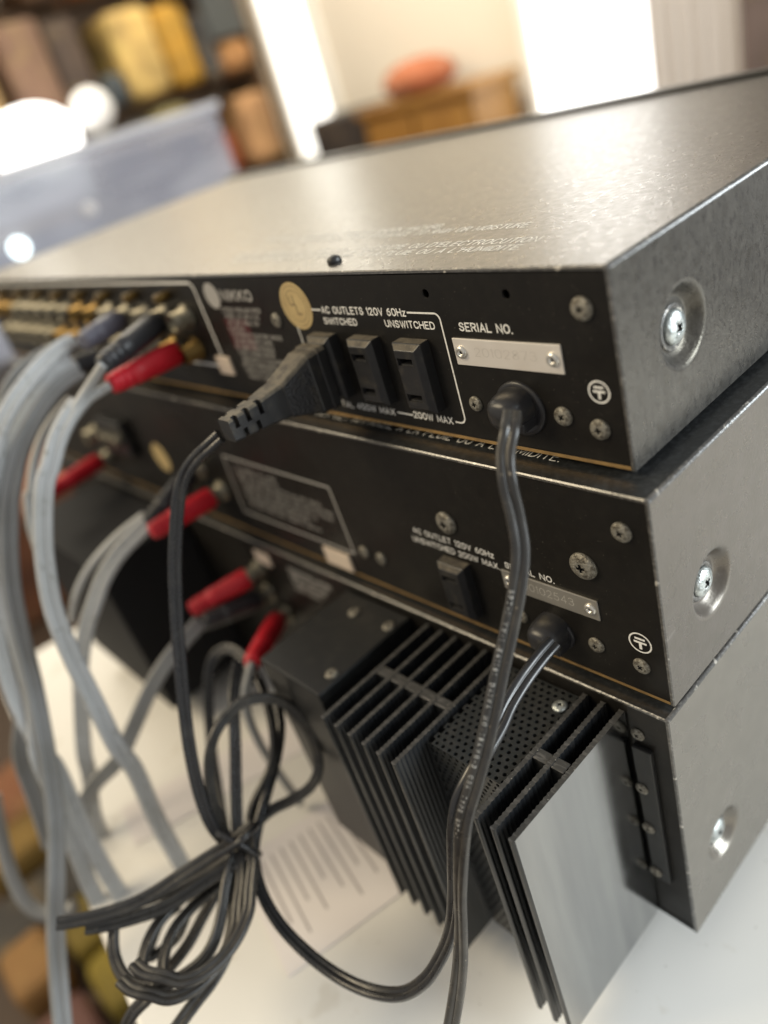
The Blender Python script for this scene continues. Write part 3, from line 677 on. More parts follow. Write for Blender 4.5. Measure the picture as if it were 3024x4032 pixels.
RCA_MIDDLE = [[-0.25672,-0.03512,0.02227,-0.5641,-0.06982,0.82275],[-0.25671,-0.04399,0.02152,-0.59348,-0.20465,0.77839],[-0.25618,-0.05554,0.01732,-0.6196,-0.3706,0.69192],[-0.25517,-0.06674,0.01072,-0.55754,-0.50952,0.65539],[-0.25389,-0.0773,0.00235,-0.47902,-0.64515,0.59525],[-0.25174,-0.08718,-0.00867,-0.47038,-0.70984,0.52428],[-0.25084,-0.09204,-0.01488,-0.29123,-0.82158,0.4901],[-0.24704,-0.10159,-0.03003,-0.27463,-0.86028,0.42953],[-0.24227,-0.11011,-0.04559,-0.24684,-0.903,0.35166],[-0.23749,-0.11744,-0.06405,-0.22161,-0.93094,0.29024],[-0.23174,-0.12448,-0.08363,-0.22302,-0.93049,0.2906],[-0.22735,-0.13147,-0.10117,-0.2377,-0.91819,0.31691],[-0.22375,-0.13814,-0.11724,-0.25412,-0.90462,0.34219],[-0.2171,-0.14778,-0.13667,-0.29373,-0.8702,0.39557],[-0.2081,-0.16024,-0.15422,-0.33043,-0.83387,0.44214],[-0.19928,-0.17169,-0.16846,-0.31996,-0.84282,0.43275],[-0.18876,-0.18169,-0.1817,-0.28705,-0.87013,0.4006],[-0.177,-0.19241,-0.19748,-0.27606,-0.87823,0.39051]]
RCA_BACK = [[-0.26332,-0.04296,0.01186,-0.32081,-0.33914,0.88434],[-0.26326,-0.05266,0.00817,-0.3309,-0.41935,0.84537],[-0.2632,-0.06263,0.00215,-0.34033,-0.58517,0.73604],[-0.26216,-0.07189,-0.00661,-0.33171,-0.72592,0.60251],[-0.26048,-0.07971,-0.01693,-0.33147,-0.74005,0.58519],[-0.26096,-0.0812,-0.01771,-0.29373,-0.85999,0.4173],[-0.25755,-0.08766,-0.03124,-0.25095,-0.93059,0.26649],[-0.25266,-0.09251,-0.0494,-0.22728,-0.95431,0.194],[-0.24867,-0.09625,-0.0631,-0.22728,-0.95431,0.194]]
RCA_UNIT_TWO = [[-0.23408,-0.04549,-0.04794,-0.5757,-0.10186,0.81129],[-0.24027,-0.05391,-0.05339,-0.58355,-0.13298,0.80112],[-0.24524,-0.06262,-0.05891,-0.59758,-0.25385,0.76057],[-0.25014,-0.07194,-0.06717,-0.71935,-0.31195,0.62067],[-0.2535,-0.08155,-0.078,-0.71438,-0.41145,0.56602],[-0.25726,-0.09061,-0.08972,-0.69964,-0.51574,0.49449],[-0.25888,-0.10132,-0.10624,-0.66802,-0.63854,0.38212],[-0.25799,-0.11152,-0.12594,-0.64063,-0.70152,0.31219],[-0.25644,-0.12136,-0.14624,-0.6126,-0.74196,0.27243],[-0.25595,-0.12542,-0.1592,-0.59823,-0.75843,0.25867],[-0.25529,-0.13419,-0.18121,-0.55599,-0.80461,0.20851],[-0.25398,-0.13827,-0.20355,-0.49209,-0.861,0.12855]]
RCA_UNIT_TWO_SECOND = [[-0.24074,-0.04364,-0.0465,-0.42977,-0.11131,0.89605],[-0.24822,-0.05559,-0.05157,-0.43858,-0.1688,0.8827],[-0.25546,-0.06675,-0.05823,-0.45027,-0.29171,0.8439],[-0.26307,-0.07602,-0.06656,-0.44764,-0.46933,0.76115],[-0.26875,-0.08469,-0.07711,-0.41558,-0.66185,0.6239],[-0.27221,-0.09125,-0.0888,-0.38676,-0.75063,0.53569]]
RCA_AMP = [[-0.22951,-0.04688,-0.10705,-0.57111,-0.20877,0.79388],[-0.22937,-0.0575,-0.10974,-0.57248,-0.23243,0.78629],[-0.22986,-0.06816,-0.11359,-0.57327,-0.30306,0.76126],[-0.23045,-0.07833,-0.11884,-0.56558,-0.41128,0.71482],[-0.231,-0.08854,-0.12622,-0.55278,-0.49058,0.67362],[-0.23208,-0.09942,-0.13555,-0.55176,-0.49738,0.66946],[-0.23374,-0.11275,-0.14647,-0.58712,-0.32985,0.73925],[-0.24066,-0.12698,-0.15466,-0.58389,-0.31994,0.74613],[-0.2461,-0.13989,-0.16777,-0.54969,-0.47024,0.69044]]
RCA_LEFT_FAR = [[-0.28581,-0.12191,-0.07916,-0.17583,-0.95261,0.24824],[-0.28212,-0.12691,-0.09571,-0.16412,-0.9604,0.22514],[-0.2758,-0.13241,-0.11664,-0.23604,-0.90708,0.34855],[-0.27559,-0.1446,-0.13733,-0.22894,-0.90711,0.35319],[-0.26958,-0.15125,-0.16099,-0.15093,-0.96101,0.23169],[-0.26337,-0.15803,-0.18508,-0.15093,-0.96101,0.23169]]
RCA_EXTRA = [[-0.2643,-0.03415,0.02622,-0.54527,-0.15075,0.8246],[-0.26222,-0.04368,0.02585,-0.57113,-0.2128,0.7928],[-0.26127,-0.05568,0.02262,-0.60137,-0.33418,0.72573],[-0.26072,-0.06742,0.01616,-0.61467,-0.48917,0.61879],[-0.25912,-0.07877,0.0065,-0.60665,-0.63715,0.47541],[-0.25571,-0.09008,-0.0078,-0.45214,-0.75158,0.4803],[-0.25455,-0.0947,-0.01413,-0.27249,-0.84883,0.45303],[-0.24925,-0.10542,-0.03267,-0.25349,-0.88595,0.38838],[-0.24335,-0.1149,-0.05288,-0.22037,-0.9275,0.30195],[-0.23604,-0.12242,-0.07526,-0.20628,-0.94162,0.2661],[-0.23214,-0.12884,-0.09353,-0.25108,-0.90387,0.34638],[-0.22861,-0.13892,-0.11291,-0.21159,-0.9325,0.29269],[-0.22451,-0.14305,-0.13328,-0.13971,-0.97342,0.18149],[-0.22253,-0.14812,-0.15761,-0.14872,-0.96976,0.19352],[-0.22099,-0.15316,-0.18123,-0.12142,-0.97907,0.16332],[-0.21921,-0.15614,-0.20316,-0.08896,-0.9879,0.12702]]
RCA_EDGE = [[-0.31833,-0.02464,0.02534,-0.20808,-0.08177,0.97469],[-0.3196,-0.03808,0.02394,-0.24295,-0.24572,0.9384],[-0.31854,-0.05268,0.01794,-0.28304,-0.5365,0.79502],[-0.31679,-0.06603,0.00608,-0.2828,-0.75804,0.58771],[-0.31051,-0.07879,-0.01187,-0.2672,-0.84738,0.45887],[-0.30261,-0.09568,-0.04041,-0.26019,-0.86611,0.42679],[-0.29633,-0.11148,-0.06957,-0.24663,-0.88739,0.38951],[-0.28712,-0.12759,-0.10333,-0.22193,-0.91546,0.33567],[-0.27971,-0.14028,-0.13714,-0.18693,-0.9433,0.27431],[-0.27569,-0.14607,-0.15906,-0.1513,-0.96403,0.21853],[-0.27406,-0.15285,-0.18866,-0.14759,-0.96579,0.21324]]
RCA_GREEN = [[-0.30965,-0.16609,-0.17005,-0.17961,-0.92385,0.33801],[-0.30173,-0.17525,-0.19087,-0.15627,-0.93856,0.30771],[-0.29297,-0.18219,-0.21069,-0.06722,-0.97787,0.1981],[-0.28393,-0.18343,-0.22523,0.17421,-0.98058,-0.09004],[-0.27455,-0.17691,-0.23248,0.51554,-0.68894,-0.50949],[-0.26766,-0.16629,-0.23194,0.63589,-0.37862,-0.67252]]
AMP_CORD = [[-0.15912,-0.05717,-0.10856,0.29561,0.95468,0.03451],[-0.17156,-0.05338,-0.1069,0.26364,0.96141,0.0786],[-0.1822,-0.05126,-0.10342,0.09566,0.94938,0.29922],[-0.1917,-0.05257,-0.10302,-0.36469,0.54319,0.75627],[-0.19648,-0.05797,-0.10549,-0.6077,-0.32986,0.72242],[-0.19634,-0.06475,-0.11249,-0.52562,-0.72099,0.45155],[-0.19147,-0.07329,-0.12412,-0.46928,-0.81365,0.34314],[-0.18161,-0.08337,-0.13648,-0.43961,-0.84771,0.29687],[-0.1713,-0.09108,-0.14507,-0.41739,-0.86897,0.26587],[-0.15773,-0.10009,-0.15365,-0.41373,-0.87213,0.2612]]
PLUGS = {"front_red":[-0.2155,-0.006,0.0215,-0.21015,-0.04122,0.02321],"front_black":[-0.2225,-0.006,0.0345,-0.20486,-0.04205,0.03297],"left_white":[-0.262,-0.006,0.0345,-0.25166,-0.02955,0.0347],"mid_dark":[-0.278,-0.006,0.0165,-0.26751,-0.03332,0.0236],"two_red":[-0.228,-0.014,-0.0515,-0.22792,-0.04873,-0.05002],"two_black":[-0.2425,-0.014,-0.042,-0.23432,-0.0469,-0.049],"two_far_red":[-0.372,-0.014,-0.058,-0.36416,-0.05199,-0.05717],"amp_red":[-0.2165,-0.018,-0.094,-0.2297,-0.04834,-0.09804],"amp_black":[-0.2165,-0.018,-0.108,-0.21825,-0.04888,-0.10111],"amp_far_red":[-0.207,-0.018,-0.119,-0.16853,-0.05272,-0.10048]}

# ================================================================== the setting
TZ = -0.195
d = Vector((0.231, -0.0305, 0)).normalized(); pn = Vector((-d.y, d.x, 0))
A = Vector((-0.385, -0.138, 0))
b = MB()
c0 = A - d * .088; c1 = A + d * 1.6
q = [c0, c1, c1 + pn * .72, c0 + pn * .72]
b.add([(p.x, p.y, TZ - .028) for p in q] + [(p.x, p.y, TZ) for p in q], [(3, 2, 1, 0), (4, 5, 6, 7)] + [(k, (k + 1) % 4, 4 + (k + 1) % 4, 4 + k) for k in range(4)])
table = b.build('table', M['table'], None, bevel=.002)
tag(table, 'white laminate tabletop carrying the stack of black hi-fi units', 'table')
for p in (c0 + d * .05 + pn * .05, c1 - d * .05 + pn * .05, c1 - d * .05 + pn * .67, c0 + d * .05 + pn * .67):
    box_obj('table_leg', (p.x - .02, p.x + .02, p.y - .02, p.y + .02, -.75, TZ - .0281), M['table'], table)

M['floor'] = mat('brown_floor', (0.085, 0.055, 0.036), 0.6, noise=(3, (0.045, 0.028, 0.018), 0.4, 0.65))
M['wall'] = mat('cream_wall', (0.70, 0.63, 0.52), 0.9)
M['wall_left'] = mat('cream_side_wall', (0.66, 0.59, 0.47), 0.9)
box_obj('floor', (-3.2, 3, -2, 2.4, -.80, -.75), M['floor'])['kind'] = 'structure'
box_obj('back_wall', (-3.2, -.2, 2.20, 2.30, -.75, 1.8), M['wall'])['kind'] = 'structure'
box_obj('left_wall', (-3.2, -3.10, -1.2, 2.20, -.75, 1.8), M['wall_left'])['kind'] = 'structure'

# ================================================================== unit one: the top component
U1 = dict(xr=0.0, y=0.0, z0=0.0, z1=0.053, D=.2214)
U2 = dict(xr=0.0079, y=-0.008, z0=-0.0722, z1=-0.002, D=.2214)
U3 = dict(xr=0.008, y=-0.012, z0=-0.1809, z1=-0.0742, D=.2214)
WD = 0.490


def shell(U, label, paint, dim, foot_h, lip=True, top=None):
    xr, y, z0, z1 = U['xr'], U['y'], U['z0'], U['z1']
    root = empty('audio_component', (xr - WD / 2, y + .11, z0 - foot_h), label, 'hi-fi unit', 'stack of black hi-fi units')
    cov = make_cover(root, xr, WD, y, y + U['D'], z0, z1, paint, dim, top)
    pan = box_obj('rear_panel', (xr - WD + .0012, xr - .0013, y + .0004, y + .0020, z0 + .0013, z1 - .0016), M['panel'], root)
    bp = box_obj('bottom_plate', (xr - WD + .0012, xr - .0013, y + .0001, y + U['D'] - .001, z0 + .0001, z0 + .0012), [M['dark_plate'], M['gold']] if lip else M['dark_plate'], root)
    if lip:
        for p in bp.data.polygons:
            if p.normal.y < -.5: p.material_index = 1
    box_obj('front_panel', (xr - WD - .012, xr + .012, y + U['D'] + .0002, y + U['D'] + .0062, z0 - .0005, z1 + .0022), M['front'], root, .0006)
    for fx in (.03, WD - .03):
        for fy in (.03, .19):
            bb = MB(); bb.lathe([(.008, -foot_h), (.008, -.0002)], (xr - fx, y + fy, z0), (0, 0, 1), 20)
            bb.build('foot', M['rubber'], root)
    return root, cov, pan


r1, cov1, pan1 = shell(U1, 'top black hi-fi unit with two empty mains outlets, plugged cord and serial plate', M['cover'], (.0282, .0270, .0103), .0018)
yp = .0004
cuts = []
for hx, hz in ((-.0597, .0459), (-.0309, .0459)):
    c = MB(); c.lathe([(.00135, -.002), (.00135, .006)], (hx, 0, hz), (0, 1, 0), 20); cuts.append(c.mesh('c', M['interior']))
bool_cut(pan1, cuts)
# side screw in its dimple
washer = MB(); washer.lathe([(.0062, 0), (.0062, .0004), (.0059, .0006), (.0050, .0006), (.0046, .0003), (0, .0003)], (-.0036, .0285, .0262), (1, 0, 0), 36)
washer.build('washer', M['edge'], r1)
screw(r1, (-.0036 + .0003, .0285, .0262), .0046, '+x', .6, BRIGHT, 'side_screw')
for x, z, r in ((-.0087, .0427, .0030), (-.0502, .0130, .0024), (-.0196, .0130, .0028), (-.0088, .0107, .0029), (-.1388, .0357, .0028)):
    screw(r1, (x, yp, z), r)
screw(r1, (-.1061, .0081, .053), .0024, '+z', .3, BLACK, 'top_screw', 2.2)
t = MB()
rear_text(t, 'AC OUTLETS 120V 60Hz', -.1103, -.0702, .0391, .00215, .00042, yp)
rear_text(t, 'SWITCHED', -.1108, -.0940, .0354, .0020, .00041, yp)
rear_text(t, 'UNSWITCHED', -.0803, -.0594, .0355, .0020, .00041, yp)
rear_text(t, 'TOTAL 450W MAX', -.1215, -.0885, .0042, .0021, .00041, yp)
rear_text(t, '200W MAX', -.0791, -.0620, .0046, .0021, .00041, yp)
rear_text(t, 'SERIAL NO.', -.0496, -.0312, .0355, .0022, .00044, yp)
t.build('printed_lettering', M['ink'], r1)
t = MB(); P0 = (0, yp, 0)
arc = lambda cx, cz, r, a0, a1: [(cx + r * math.cos(math.radians(a0 + (a1 - a0) * k / 8)), cz + r * math.sin(math.radians(a0 + (a1 - a0) * k / 8))) for k in range(9)]
line_mesh(t, [(-.0692, .0402)] + arc(-.0584, .0382, .0020, 90, 0) + arc(-.0586, .0077, .0022, 0, -90) + [(-.0606, .0055)], P0, X, Zv, .00055)
line_mesh(t, [(-.0868, .0054), (-.0797, .0053)], P0, X, Zv, .0005)
line_mesh(t, [(-.1111, .0401), (-.1250, .0402)] + arc(-.1255, .0382, .0020, 90, 180) + [(-.1275, .0077)] + arc(-.1255, .0077, .0022, 180, 270) + [(-.1232, .0055)], P0, X, Zv, .00055)
line_mesh(t, [(-.480, .0497)] + arc(-.1945, .0462, .0035, 90, 0) + [(-.1900, .0150)], P0, X, Zv, .0010)
line_mesh(t, [(-.1905, .0136), (-.480, .0136)], P0, X, Zv, .0010, lift=.0001)
t.build('printed_border', M['ink_dim'] if False else M['ink'], r1)
ground_symbol(r1, -.0076, .0212, yp)
for xc in (-.0696, -.0912, -.1128): outlet(r1, xc, .0209, yp)
bushing(r1, -.0336, .0135, yp)
serial_plate(r1, -.0532, -.0166, .0253, .0333, yp, M['plate'], '20102873', M['stamp'], -.0455, -.0245, .0284, .0025)
# round foil sticker
st = MB(); st.lathe([(.0084, 0), (.0084, .00012)], (-.1242, yp, .0412), (0, -1, 0), 40)
sk = st.build('round_foil_sticker', M['sticker'], r1)
t = MB()
for rr in (.0072, .0056):
    line_mesh(t, [(rr * math.cos(2 * math.pi * k / 36), rr * math.sin(2 * math.pi * k / 36)) for k in range(37)], (-.1242, yp - .00012, .0412), X, Zv, .00022)
ux = Vector((1, 0, 0)); uz = Vector((0, 0, 1))
text_mesh(t, 'U', (-.1272, yp - .00012, .0414), ux, uz, .0024, .0034, .0006)
text_mesh(t, 'L', (-.1242, yp - .00012, .0384), ux, uz, .0022, .0034, .0006)
t.build('sticker_print', M['sticker_line'], sk)
# maker's mark and rating text
t = MB()
cm = MB(); cm.lathe([(.0052, 0), (.0052, .00008)], (-.1788, yp, .0444), (0, -1, 0), 32)
lg = cm.build('round_emblem', M['ink_dim'], r1)
rear_text(t, 'NIKKO', -.1715, -.1505, .0428, .0036, .0009, yp)
rows = ['STEREO PREAMPLIFIER', 'MODEL NO. BETA 20', 'AC 120V 60Hz 12W', 'CAUTION', 'TO PREVENT ELECTRIC SHOCK', 'DO NOT REMOVE COVER', 'NO USER SERVICEABLE', 'PARTS INSIDE REFER', 'SERVICING TO QUALIFIED', 'SERVICE PERSONNEL', 'NIKKO ELECTRIC', 'MADE IN JAPAN']
for k, s in enumerate(rows):
    z = .0380 - k * .00255
    rear_text(t, s, -.1755 + .0008 * (k % 3), -.1755 + .0024 + .00132 * len(s), z, .0017, .00028, yp)
t.build('rating_text', M['ink_dim'], r1)
mr = MB(); mr.box(-.1768, -.1595, yp - .00005, yp, .0225, .0352)
mr.build('maroon_print', M['ink_maroon'], r1)
lb = MB(); lb.box(-.1945, -.1838, yp - .0012, yp, .0105, .0185)
lb.build('cream_label', M['cream'], r1, .0003)
t = MB()
rear_text_top = lambda s, x0, x1, y, h: text_mesh(t, s, (x0, y, .053), X, Y, x1 - x0, h, .00042, 0, .00008)
rear_text_top('WARNING:', -.1900, -.1690, .0372, .0036)
rear_text_top('TO PREVENT FIRE OR SHOCK HAZARD,', -.1640, -.0855, .0372, .0036)
rear_text_top('DO NOT EXPOSE THIS APPLIANCE TO RAIN OR MOISTURE.', -.1640, -.0461, .0314, .0040)
rear_text_top("AFIN DE PREVENIR LES RISQUES D'INCENDIE OU D'ELECTROCUTION", -.1830, -.0334, .0182, .0038)
rear_text_top("NE PAS EXPOSER CET APPAREIL A LA PLUIE OU A L'HUMIDITE.", -.1780, -.0347, .0126, .0036)
t.build('warning_text', M['ink'], r1)
# phono jacks of the top unit: two rows
for k in range(14):
    for row, z in enumerate((.0353, .0205)):
        jack(r1, -.2060 - .0188 * k - (.003 if row else 0), z, yp, m=M['brass'] if (k * 3 + row) % 7 in (1, 4) else None)
for k in range(9):
    bb = MB(); bb.lathe([(.0022, 0), (.0022, .006), (.0017, .0068)], (-.2155 - .0310 * k, yp, .0445), (0, -1, 0), 14)
    bb.build('gold_pin', M['brass'], r1)

# ================================================================== unit two: the middle component
r2, cov2, pan2 = shell(U2, 'middle black hi-fi unit with cord bushing and serial plate reading 00102543', M['cover_two'], (.0176, -.0455, .0100), .0018, True, M['shaded_top'])
yp = U2['y'] + .0004
washer = MB(); washer.lathe([(.0062, 0), (.0062, .0004), (.0059, .0006), (.0050, .0006), (.0046, .0003), (0, .0003)], (U2['xr'] - .0036, .0172, -.0458), (1, 0, 0), 36)
washer.build('washer', M['edge'], r2)
screw(r2, (U2['xr'] - .0036 + .0003, .0172, -.0458), .0046, '+x', .6, BRIGHT, 'side_screw')
for x, z, r in ((-.0012, -.0138, .0030), (-.0153, -.0292, .0044), (-.0012, -.0607, .0027), (-.0160, -.0592, .0027), (-.0440, -.0592, .0024), (-.0683, -.0286, .0042), (-.1226, -.0572, .0028), (-.1125, -.0574, .0028)):
    screw(r2, (x, yp, z), r)
t = MB()
rear_text(t, 'SERIAL NO.', -.0462, -.0276, -.0399, .0020, .00036, yp)
rear_text(t, 'AC OUTLET 120V 60Hz', -.0872, -.0505, -.0377, .0021, .00036, yp)
rear_text(t, 'UNSWITCHED 200W MAX.', -.0888, -.0490, -.0418, .0021, .00036, yp)
t.build('printed_lettering', M['ink'], r2)
ground_symbol(r2, -.0007, -.0518, yp, .0034)
outlet(r2, -.0688, -.0552, yp)
bushing(r2, -.0308, -.0600, yp, .0068)
serial_plate(r2, -.0482, -.0128, -.0484, -.0411, yp, M['plate_grey'], '00102543', M['stamp_light'], -.0402, -.0212, -.0458, .0027)
t = MB(); P0 = (0, yp, 0)
line_mesh(t, [(-.2120, -.0290), (-.1320, -.0290), (-.1305, -.0605), (-.2140, -.0605), (-.2120, -.0290)], P0, X, Zv, .0010)
rows = ['FM STEREO AM TUNER', 'MODEL NO. GAMMA 20', 'RISK OF ELECTRIC SHOCK DO NOT OPEN', 'TO REDUCE THE RISK OF FIRE OR ELECTRIC', 'SHOCK DO NOT EXPOSE THIS UNIT TO RAIN', 'OR MOISTURE REFER SERVICING TO', 'QUALIFIED SERVICE PERSONNEL', 'AC 120V 60Hz 18W MADE IN JAPAN']
for k, s in enumerate(rows):
    rear_text(t, s, -.2050, -.2050 + .0018 * len(s) + .001, -.0350 - k * .0029, .0019, .00030, yp)
t.build('printed_border', M['ink_dim'], r2)
lb = MB(); lb.box(-.1520, -.1345, yp - .0012, yp, -.0710, -.0625)
lb.build('cream_label', M['cream'], r2, .0003)
st = MB(); st.lathe([(.0085, 0), (.0085, .0001)], (-.2872, yp, -.0437), (0, -1, 0), 36)
st.build('round_foil_sticker', M['sticker'], r2)
tb = box_obj('antenna_terminal', (-.345, -.312, yp - .006, yp, -.046, -.024), M['dark_plate'], r2, .001)
for x in (-.338, -.3285, -.319):
    bb = MB(); bb.lathe([(.0032, 0), (.0032, .003), (.0024, .004)], (x, yp - .006, -.035), (0, -1, 0), 16)
    bb.build('terminal_screw', M['nickel'], tb)
for x, z in ((-.228, -.0515), (-.2425, -.042), (-.2585, -.0515), (-.372, -.058), (-.372, -.041)):
    jack(r2, x, z, yp)
t = MB()
text_mesh(t, "NE PAS EXPOSER CET APPAREIL A LA PLUIE OU A L'HUMIDITE.", (-.168, .0006, U2['z1']), X, Y, .1435, .0038, .00042, 0, .00008)
t.build('warning_text', M['ink'], r2)

# ================================================================== unit three: the power amplifier
r3, cov3, pan3 = shell(U3, 'bottom black power amplifier with finned heat sinks behind a white table edge', M['cover_three'], (.0112, -.1518, .0098), -TZ - .1809, False, M['shaded_top'])
yp = U3['y'] + .0004
washer = MB(); washer.lathe([(.0062, 0), (.0062, .0004), (.0059, .0006), (.0050, .0006), (.0046, .0003), (0, .0003)], (U3['xr'] - .0036, .0110, -.1520), (1, 0, 0), 36)
washer.build('washer', M['edge'], r3)
screw(r3, (U3['xr'] - .0036 + .0003, .0110, -.1520), .0046, '+x', .6, BRIGHT, 'side_screw')
br = box_obj('side_bracket', (-.0052, .0012, yp - .0018, yp, -.1570, -.0912), M['dark_plate'], r3, .0004)
for z in (-.1100, -.1298, -.1560):
    screw(br, (-.0038, yp - .0018, z if z > -.15 else -.1535), .0022)
screw(r3, (-.0034, yp, -.0866), .0023)
ZT, ZB = -.0780, -.1805


def fin_mesh(t, ya, yb, smooth_right=False, ribs=True):
    """extruded fin with fine ridges on its faces, rounded outer tip; sawn ends on top and bottom"""
    n = int(abs(yb - ya) / .00085)
    right = []; left = []
    for k in range(n + 1):
        y = ya + (yb - ya) * k / n
        dx = -.00030 if (k % 2 and ribs) else 0
        right.append((t / 2 + (0 if smooth_right else dx), y)); left.append((-t / 2 - dx, y))
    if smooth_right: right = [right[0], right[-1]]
    s = -1 if yb < ya else 1
    tip = [(t / 2 * math.cos(a) * 1.18, yb + s * t * .42 * math.sin(a)) for a in [math.pi * k / 8 for k in range(9)]]
    ring = right + tip + left[::-1]
    m = len(ring); b = MB()
    vs = [(x, y, ZB) for x, y in ring] + [(x, y, ZT) for x, y in ring]
    for k in range(m):
        k2 = (k + 1) % m
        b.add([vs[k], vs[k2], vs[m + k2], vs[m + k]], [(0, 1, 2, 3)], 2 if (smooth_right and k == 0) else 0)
    b.add([vs[m + k] for k in range(m)], [tuple(range(m))], 1)
    b.add([vs[k] for k in range(m)], [tuple(reversed(range(m)))], 1)
    me = b.mesh('fin', [M['fin'], M['fin_cut'], M['fin_bright']], fix=False)
    bm = bmesh.new(); bm.from_mesh(me)
    bmesh.ops.remove_doubles(bm, verts=bm.verts, dist=1e-7); bmesh.ops.recalc_face_normals(bm, faces=bm.faces)
    bm.to_mesh(me); bm.free()
    return me


FB = -.0122; FE = -.0655; FW = -.0386
fin_plain = fin_mesh(.0019, FB, FE)
fin_side = fin_mesh(.0019, FB, FE, True)


def heat_sink(xs, first_smooth):
    web = MB()
    web.box(min(xs) - .0008, max(xs) - (.0011 if first_smooth else -.0008), FW - .0021, FW + .0021, ZB + .0002, ZT - .0002)
    me = web.mesh('heat_sink', [M['fin'], M['fin_cut']], bevel=.0006)
    for p in me.polygons:
        if p.normal.z > .9: p.material_index = 1
    hs = link('heat_sink', me, r3)
    for k, x in enumerate(xs):
        link('fin', fin_side if (k == 0 and first_smooth) else fin_plain, hs, Matrix.Translation((x, 0, 0)))
    return hs


heat_sink([-.0074, -.0138, -.0203], True)
heat_sink([-.0540 - .0072 * k for k in range(6)], False)
box_obj('heat_sink_cover', (-.4010, -.2830, -.0680, -.0122, ZB, ZT - .0004), mat('dull_black_steel', (.011, .0115, .013), .7, spec=.2), r3, .002)

# perforated cover between the sinks: staggered real holes, top folded down at the rear
def perforated():
    b = MB(); p = .0027; rr = .00070; x1 = -.0220; nx = 11
    nholes = 12
    def cell(o, u, w, nrm, hw, hh):
        pts = []
        corners = [math.atan2(sy * hh, sx * hw) for sx, sy in ((1, 1), (-1, 1), (-1, -1), (1, -1))]
        an = sorted([-math.pi + 2 * math.pi * (k + .5) / nholes for k in range(nholes)] + corners)
        inner = []; outer = []
        for a in an:
            c, s = math.cos(a), math.sin(a)
            t = min(hw / abs(c) if abs(c) > 1e-9 else 9, hh / abs(s) if abs(s) > 1e-9 else 9)
            outer.append(o + u * (c * t) + w * (s * t)); inner.append(o + u * (c * rr) + w * (s * rr))
        n = len(an)
        low = [q - nrm * .0008 for q in inner]
        rim = [o + (q - o) * 1.14 + nrm * .00003 for q in inner]
        b.add(outer + rim + inner + low,
              [(k, (k + 1) % n, n + (k + 1) % n, n + k) for k in range(n)] +
              [(n + k, n + (k + 1) % n, 2 * n + (k + 1) % n, 2 * n + k) for k in range(n)] +
              [(2 * n + k, 2 * n + (k + 1) % n, 3 * n + (k + 1) % n, 3 * n + k) for k in range(n)], 0, False)
    hh = p * .866 / 2
    ytop = -.0130; nr = 17; zt = ZT - .0016
    for j in range(nr):
        for i in range(nx):
            off = (p / 2 if j % 2 else 0)
            cell(Vector((x1 - p * (i + .5) - off + p / 2, ytop - hh * (2 * j + 1), zt)), Vector((1, 0, 0)), Vector((0, 1, 0)), Vector((0, 0, 1)), p / 2, hh)
    yf = ytop - hh * 2 * nr
    for j in range(42):
        for i in range(nx):
            off = (p / 2 if (j + nr) % 2 else 0)
            cell(Vector((x1 - p * (i + .5) - off + p / 2, yf, zt - hh * (2 * j + 1))), Vector((1, 0, 0)), Vector((0, 0, 1)), Vector((0, -1, 0)), p / 2, hh)
    return b.mesh('perforated_cover', M['mesh'])


pc = link('perforated_cover', perforated(), r3)
for x, y in ((-.0249, -.0195), (-.0500, -.0195)):
    screw(pc, (x, y, ZT - .0016), .0025, '+z', None, BRIGHT)
tc_ = box_obj('transformer_cover', (-.1385, -.1000, -.0600, -.0122, ZB, ZT - .0004), M['dark_plate'], r3, .0008)
for x, y in ((-.1233, -.0215), (-.1035, -.0205), (-.1040, -.0500)):
    screw(tc_, (x, y, ZT - .0004), .0026, '+z')
box_obj('terminal_block', (-.1680, -.1420, -.0420, -.0118, -.1700, -.1000), M['dark_plate'], r3, .001)
t = MB()
for k, s in enumerate(['STEREO POWER AMPLIFIER', 'MODEL NO. ALPHA 220', 'AC 120V 60Hz 500W', 'MADE IN JAPAN']):
    rear_text(t, s, -.1860, -.1860 + .0015 * len(s), -.0850 - k * .0036, .0024, .0005, yp)
t.build('rating_text', M['ink_dim'], r3)
for x, z in ((-.2165, -.0940), (-.2165, -.1085), (-.2070, -.1190)):
    jack(r3, x, z, yp)
lb = MB(); lb.box(-.2130, -.2000, yp - .001, yp, -.0870, -.0800)
lb.build('cream_label', M['cream'], r3, .0003)

# ================================================================== power cords
CR = .00122


def zip_cord(mb, data, m=0, r=CR, sub=10):
    return sweep(mb, data, zip_profile(r), sub, m)


def cord_lettering(parent, frames, s, start, h, side, r=CR):
    """raised pale print running along one conductor of the cord"""
    L, tot = text_strokes(s, 5.0, 9.0)
    k = h / 6
    cum = [0]
    for i in range(1, len(frames)): cum.append(cum[-1] + (frames[i][0] - frames[i - 1][0]).length)

    def at(sv):
        sv = max(0, min(sv, cum[-1] - 1e-6))
        i = max(j for j in range(len(cum)) if cum[j] <= sv)
        i = min(i, len(cum) - 2)
        f = (sv - cum[i]) / (cum[i + 1] - cum[i])
        a, b = frames[i], frames[i + 1]
        return a[0].lerp(b[0], f), a[1].lerp(b[1], f), a[2].lerp(b[2], f)
    mb = MB()
    for q, l in enumerate(L):
        vs, fs = strip([(a * k, (b - 3) * k) for a, b in l], .00021)
        out = []
        for p in vs:
            P, W, B = at(start + p.x)
            v = p.y * SIDE_UP
            hgt = r * (max(1 - (abs(v) / r) ** 2.2, 0)) ** .4 + .00006 + (q % 3) * 4e-6
            out.append(P + W * (side * r * .96 + v) + B * (hgt * FACE))
        mb.add(out, fs)
    return mb.build('printed_lettering', M['cord_print'], parent)


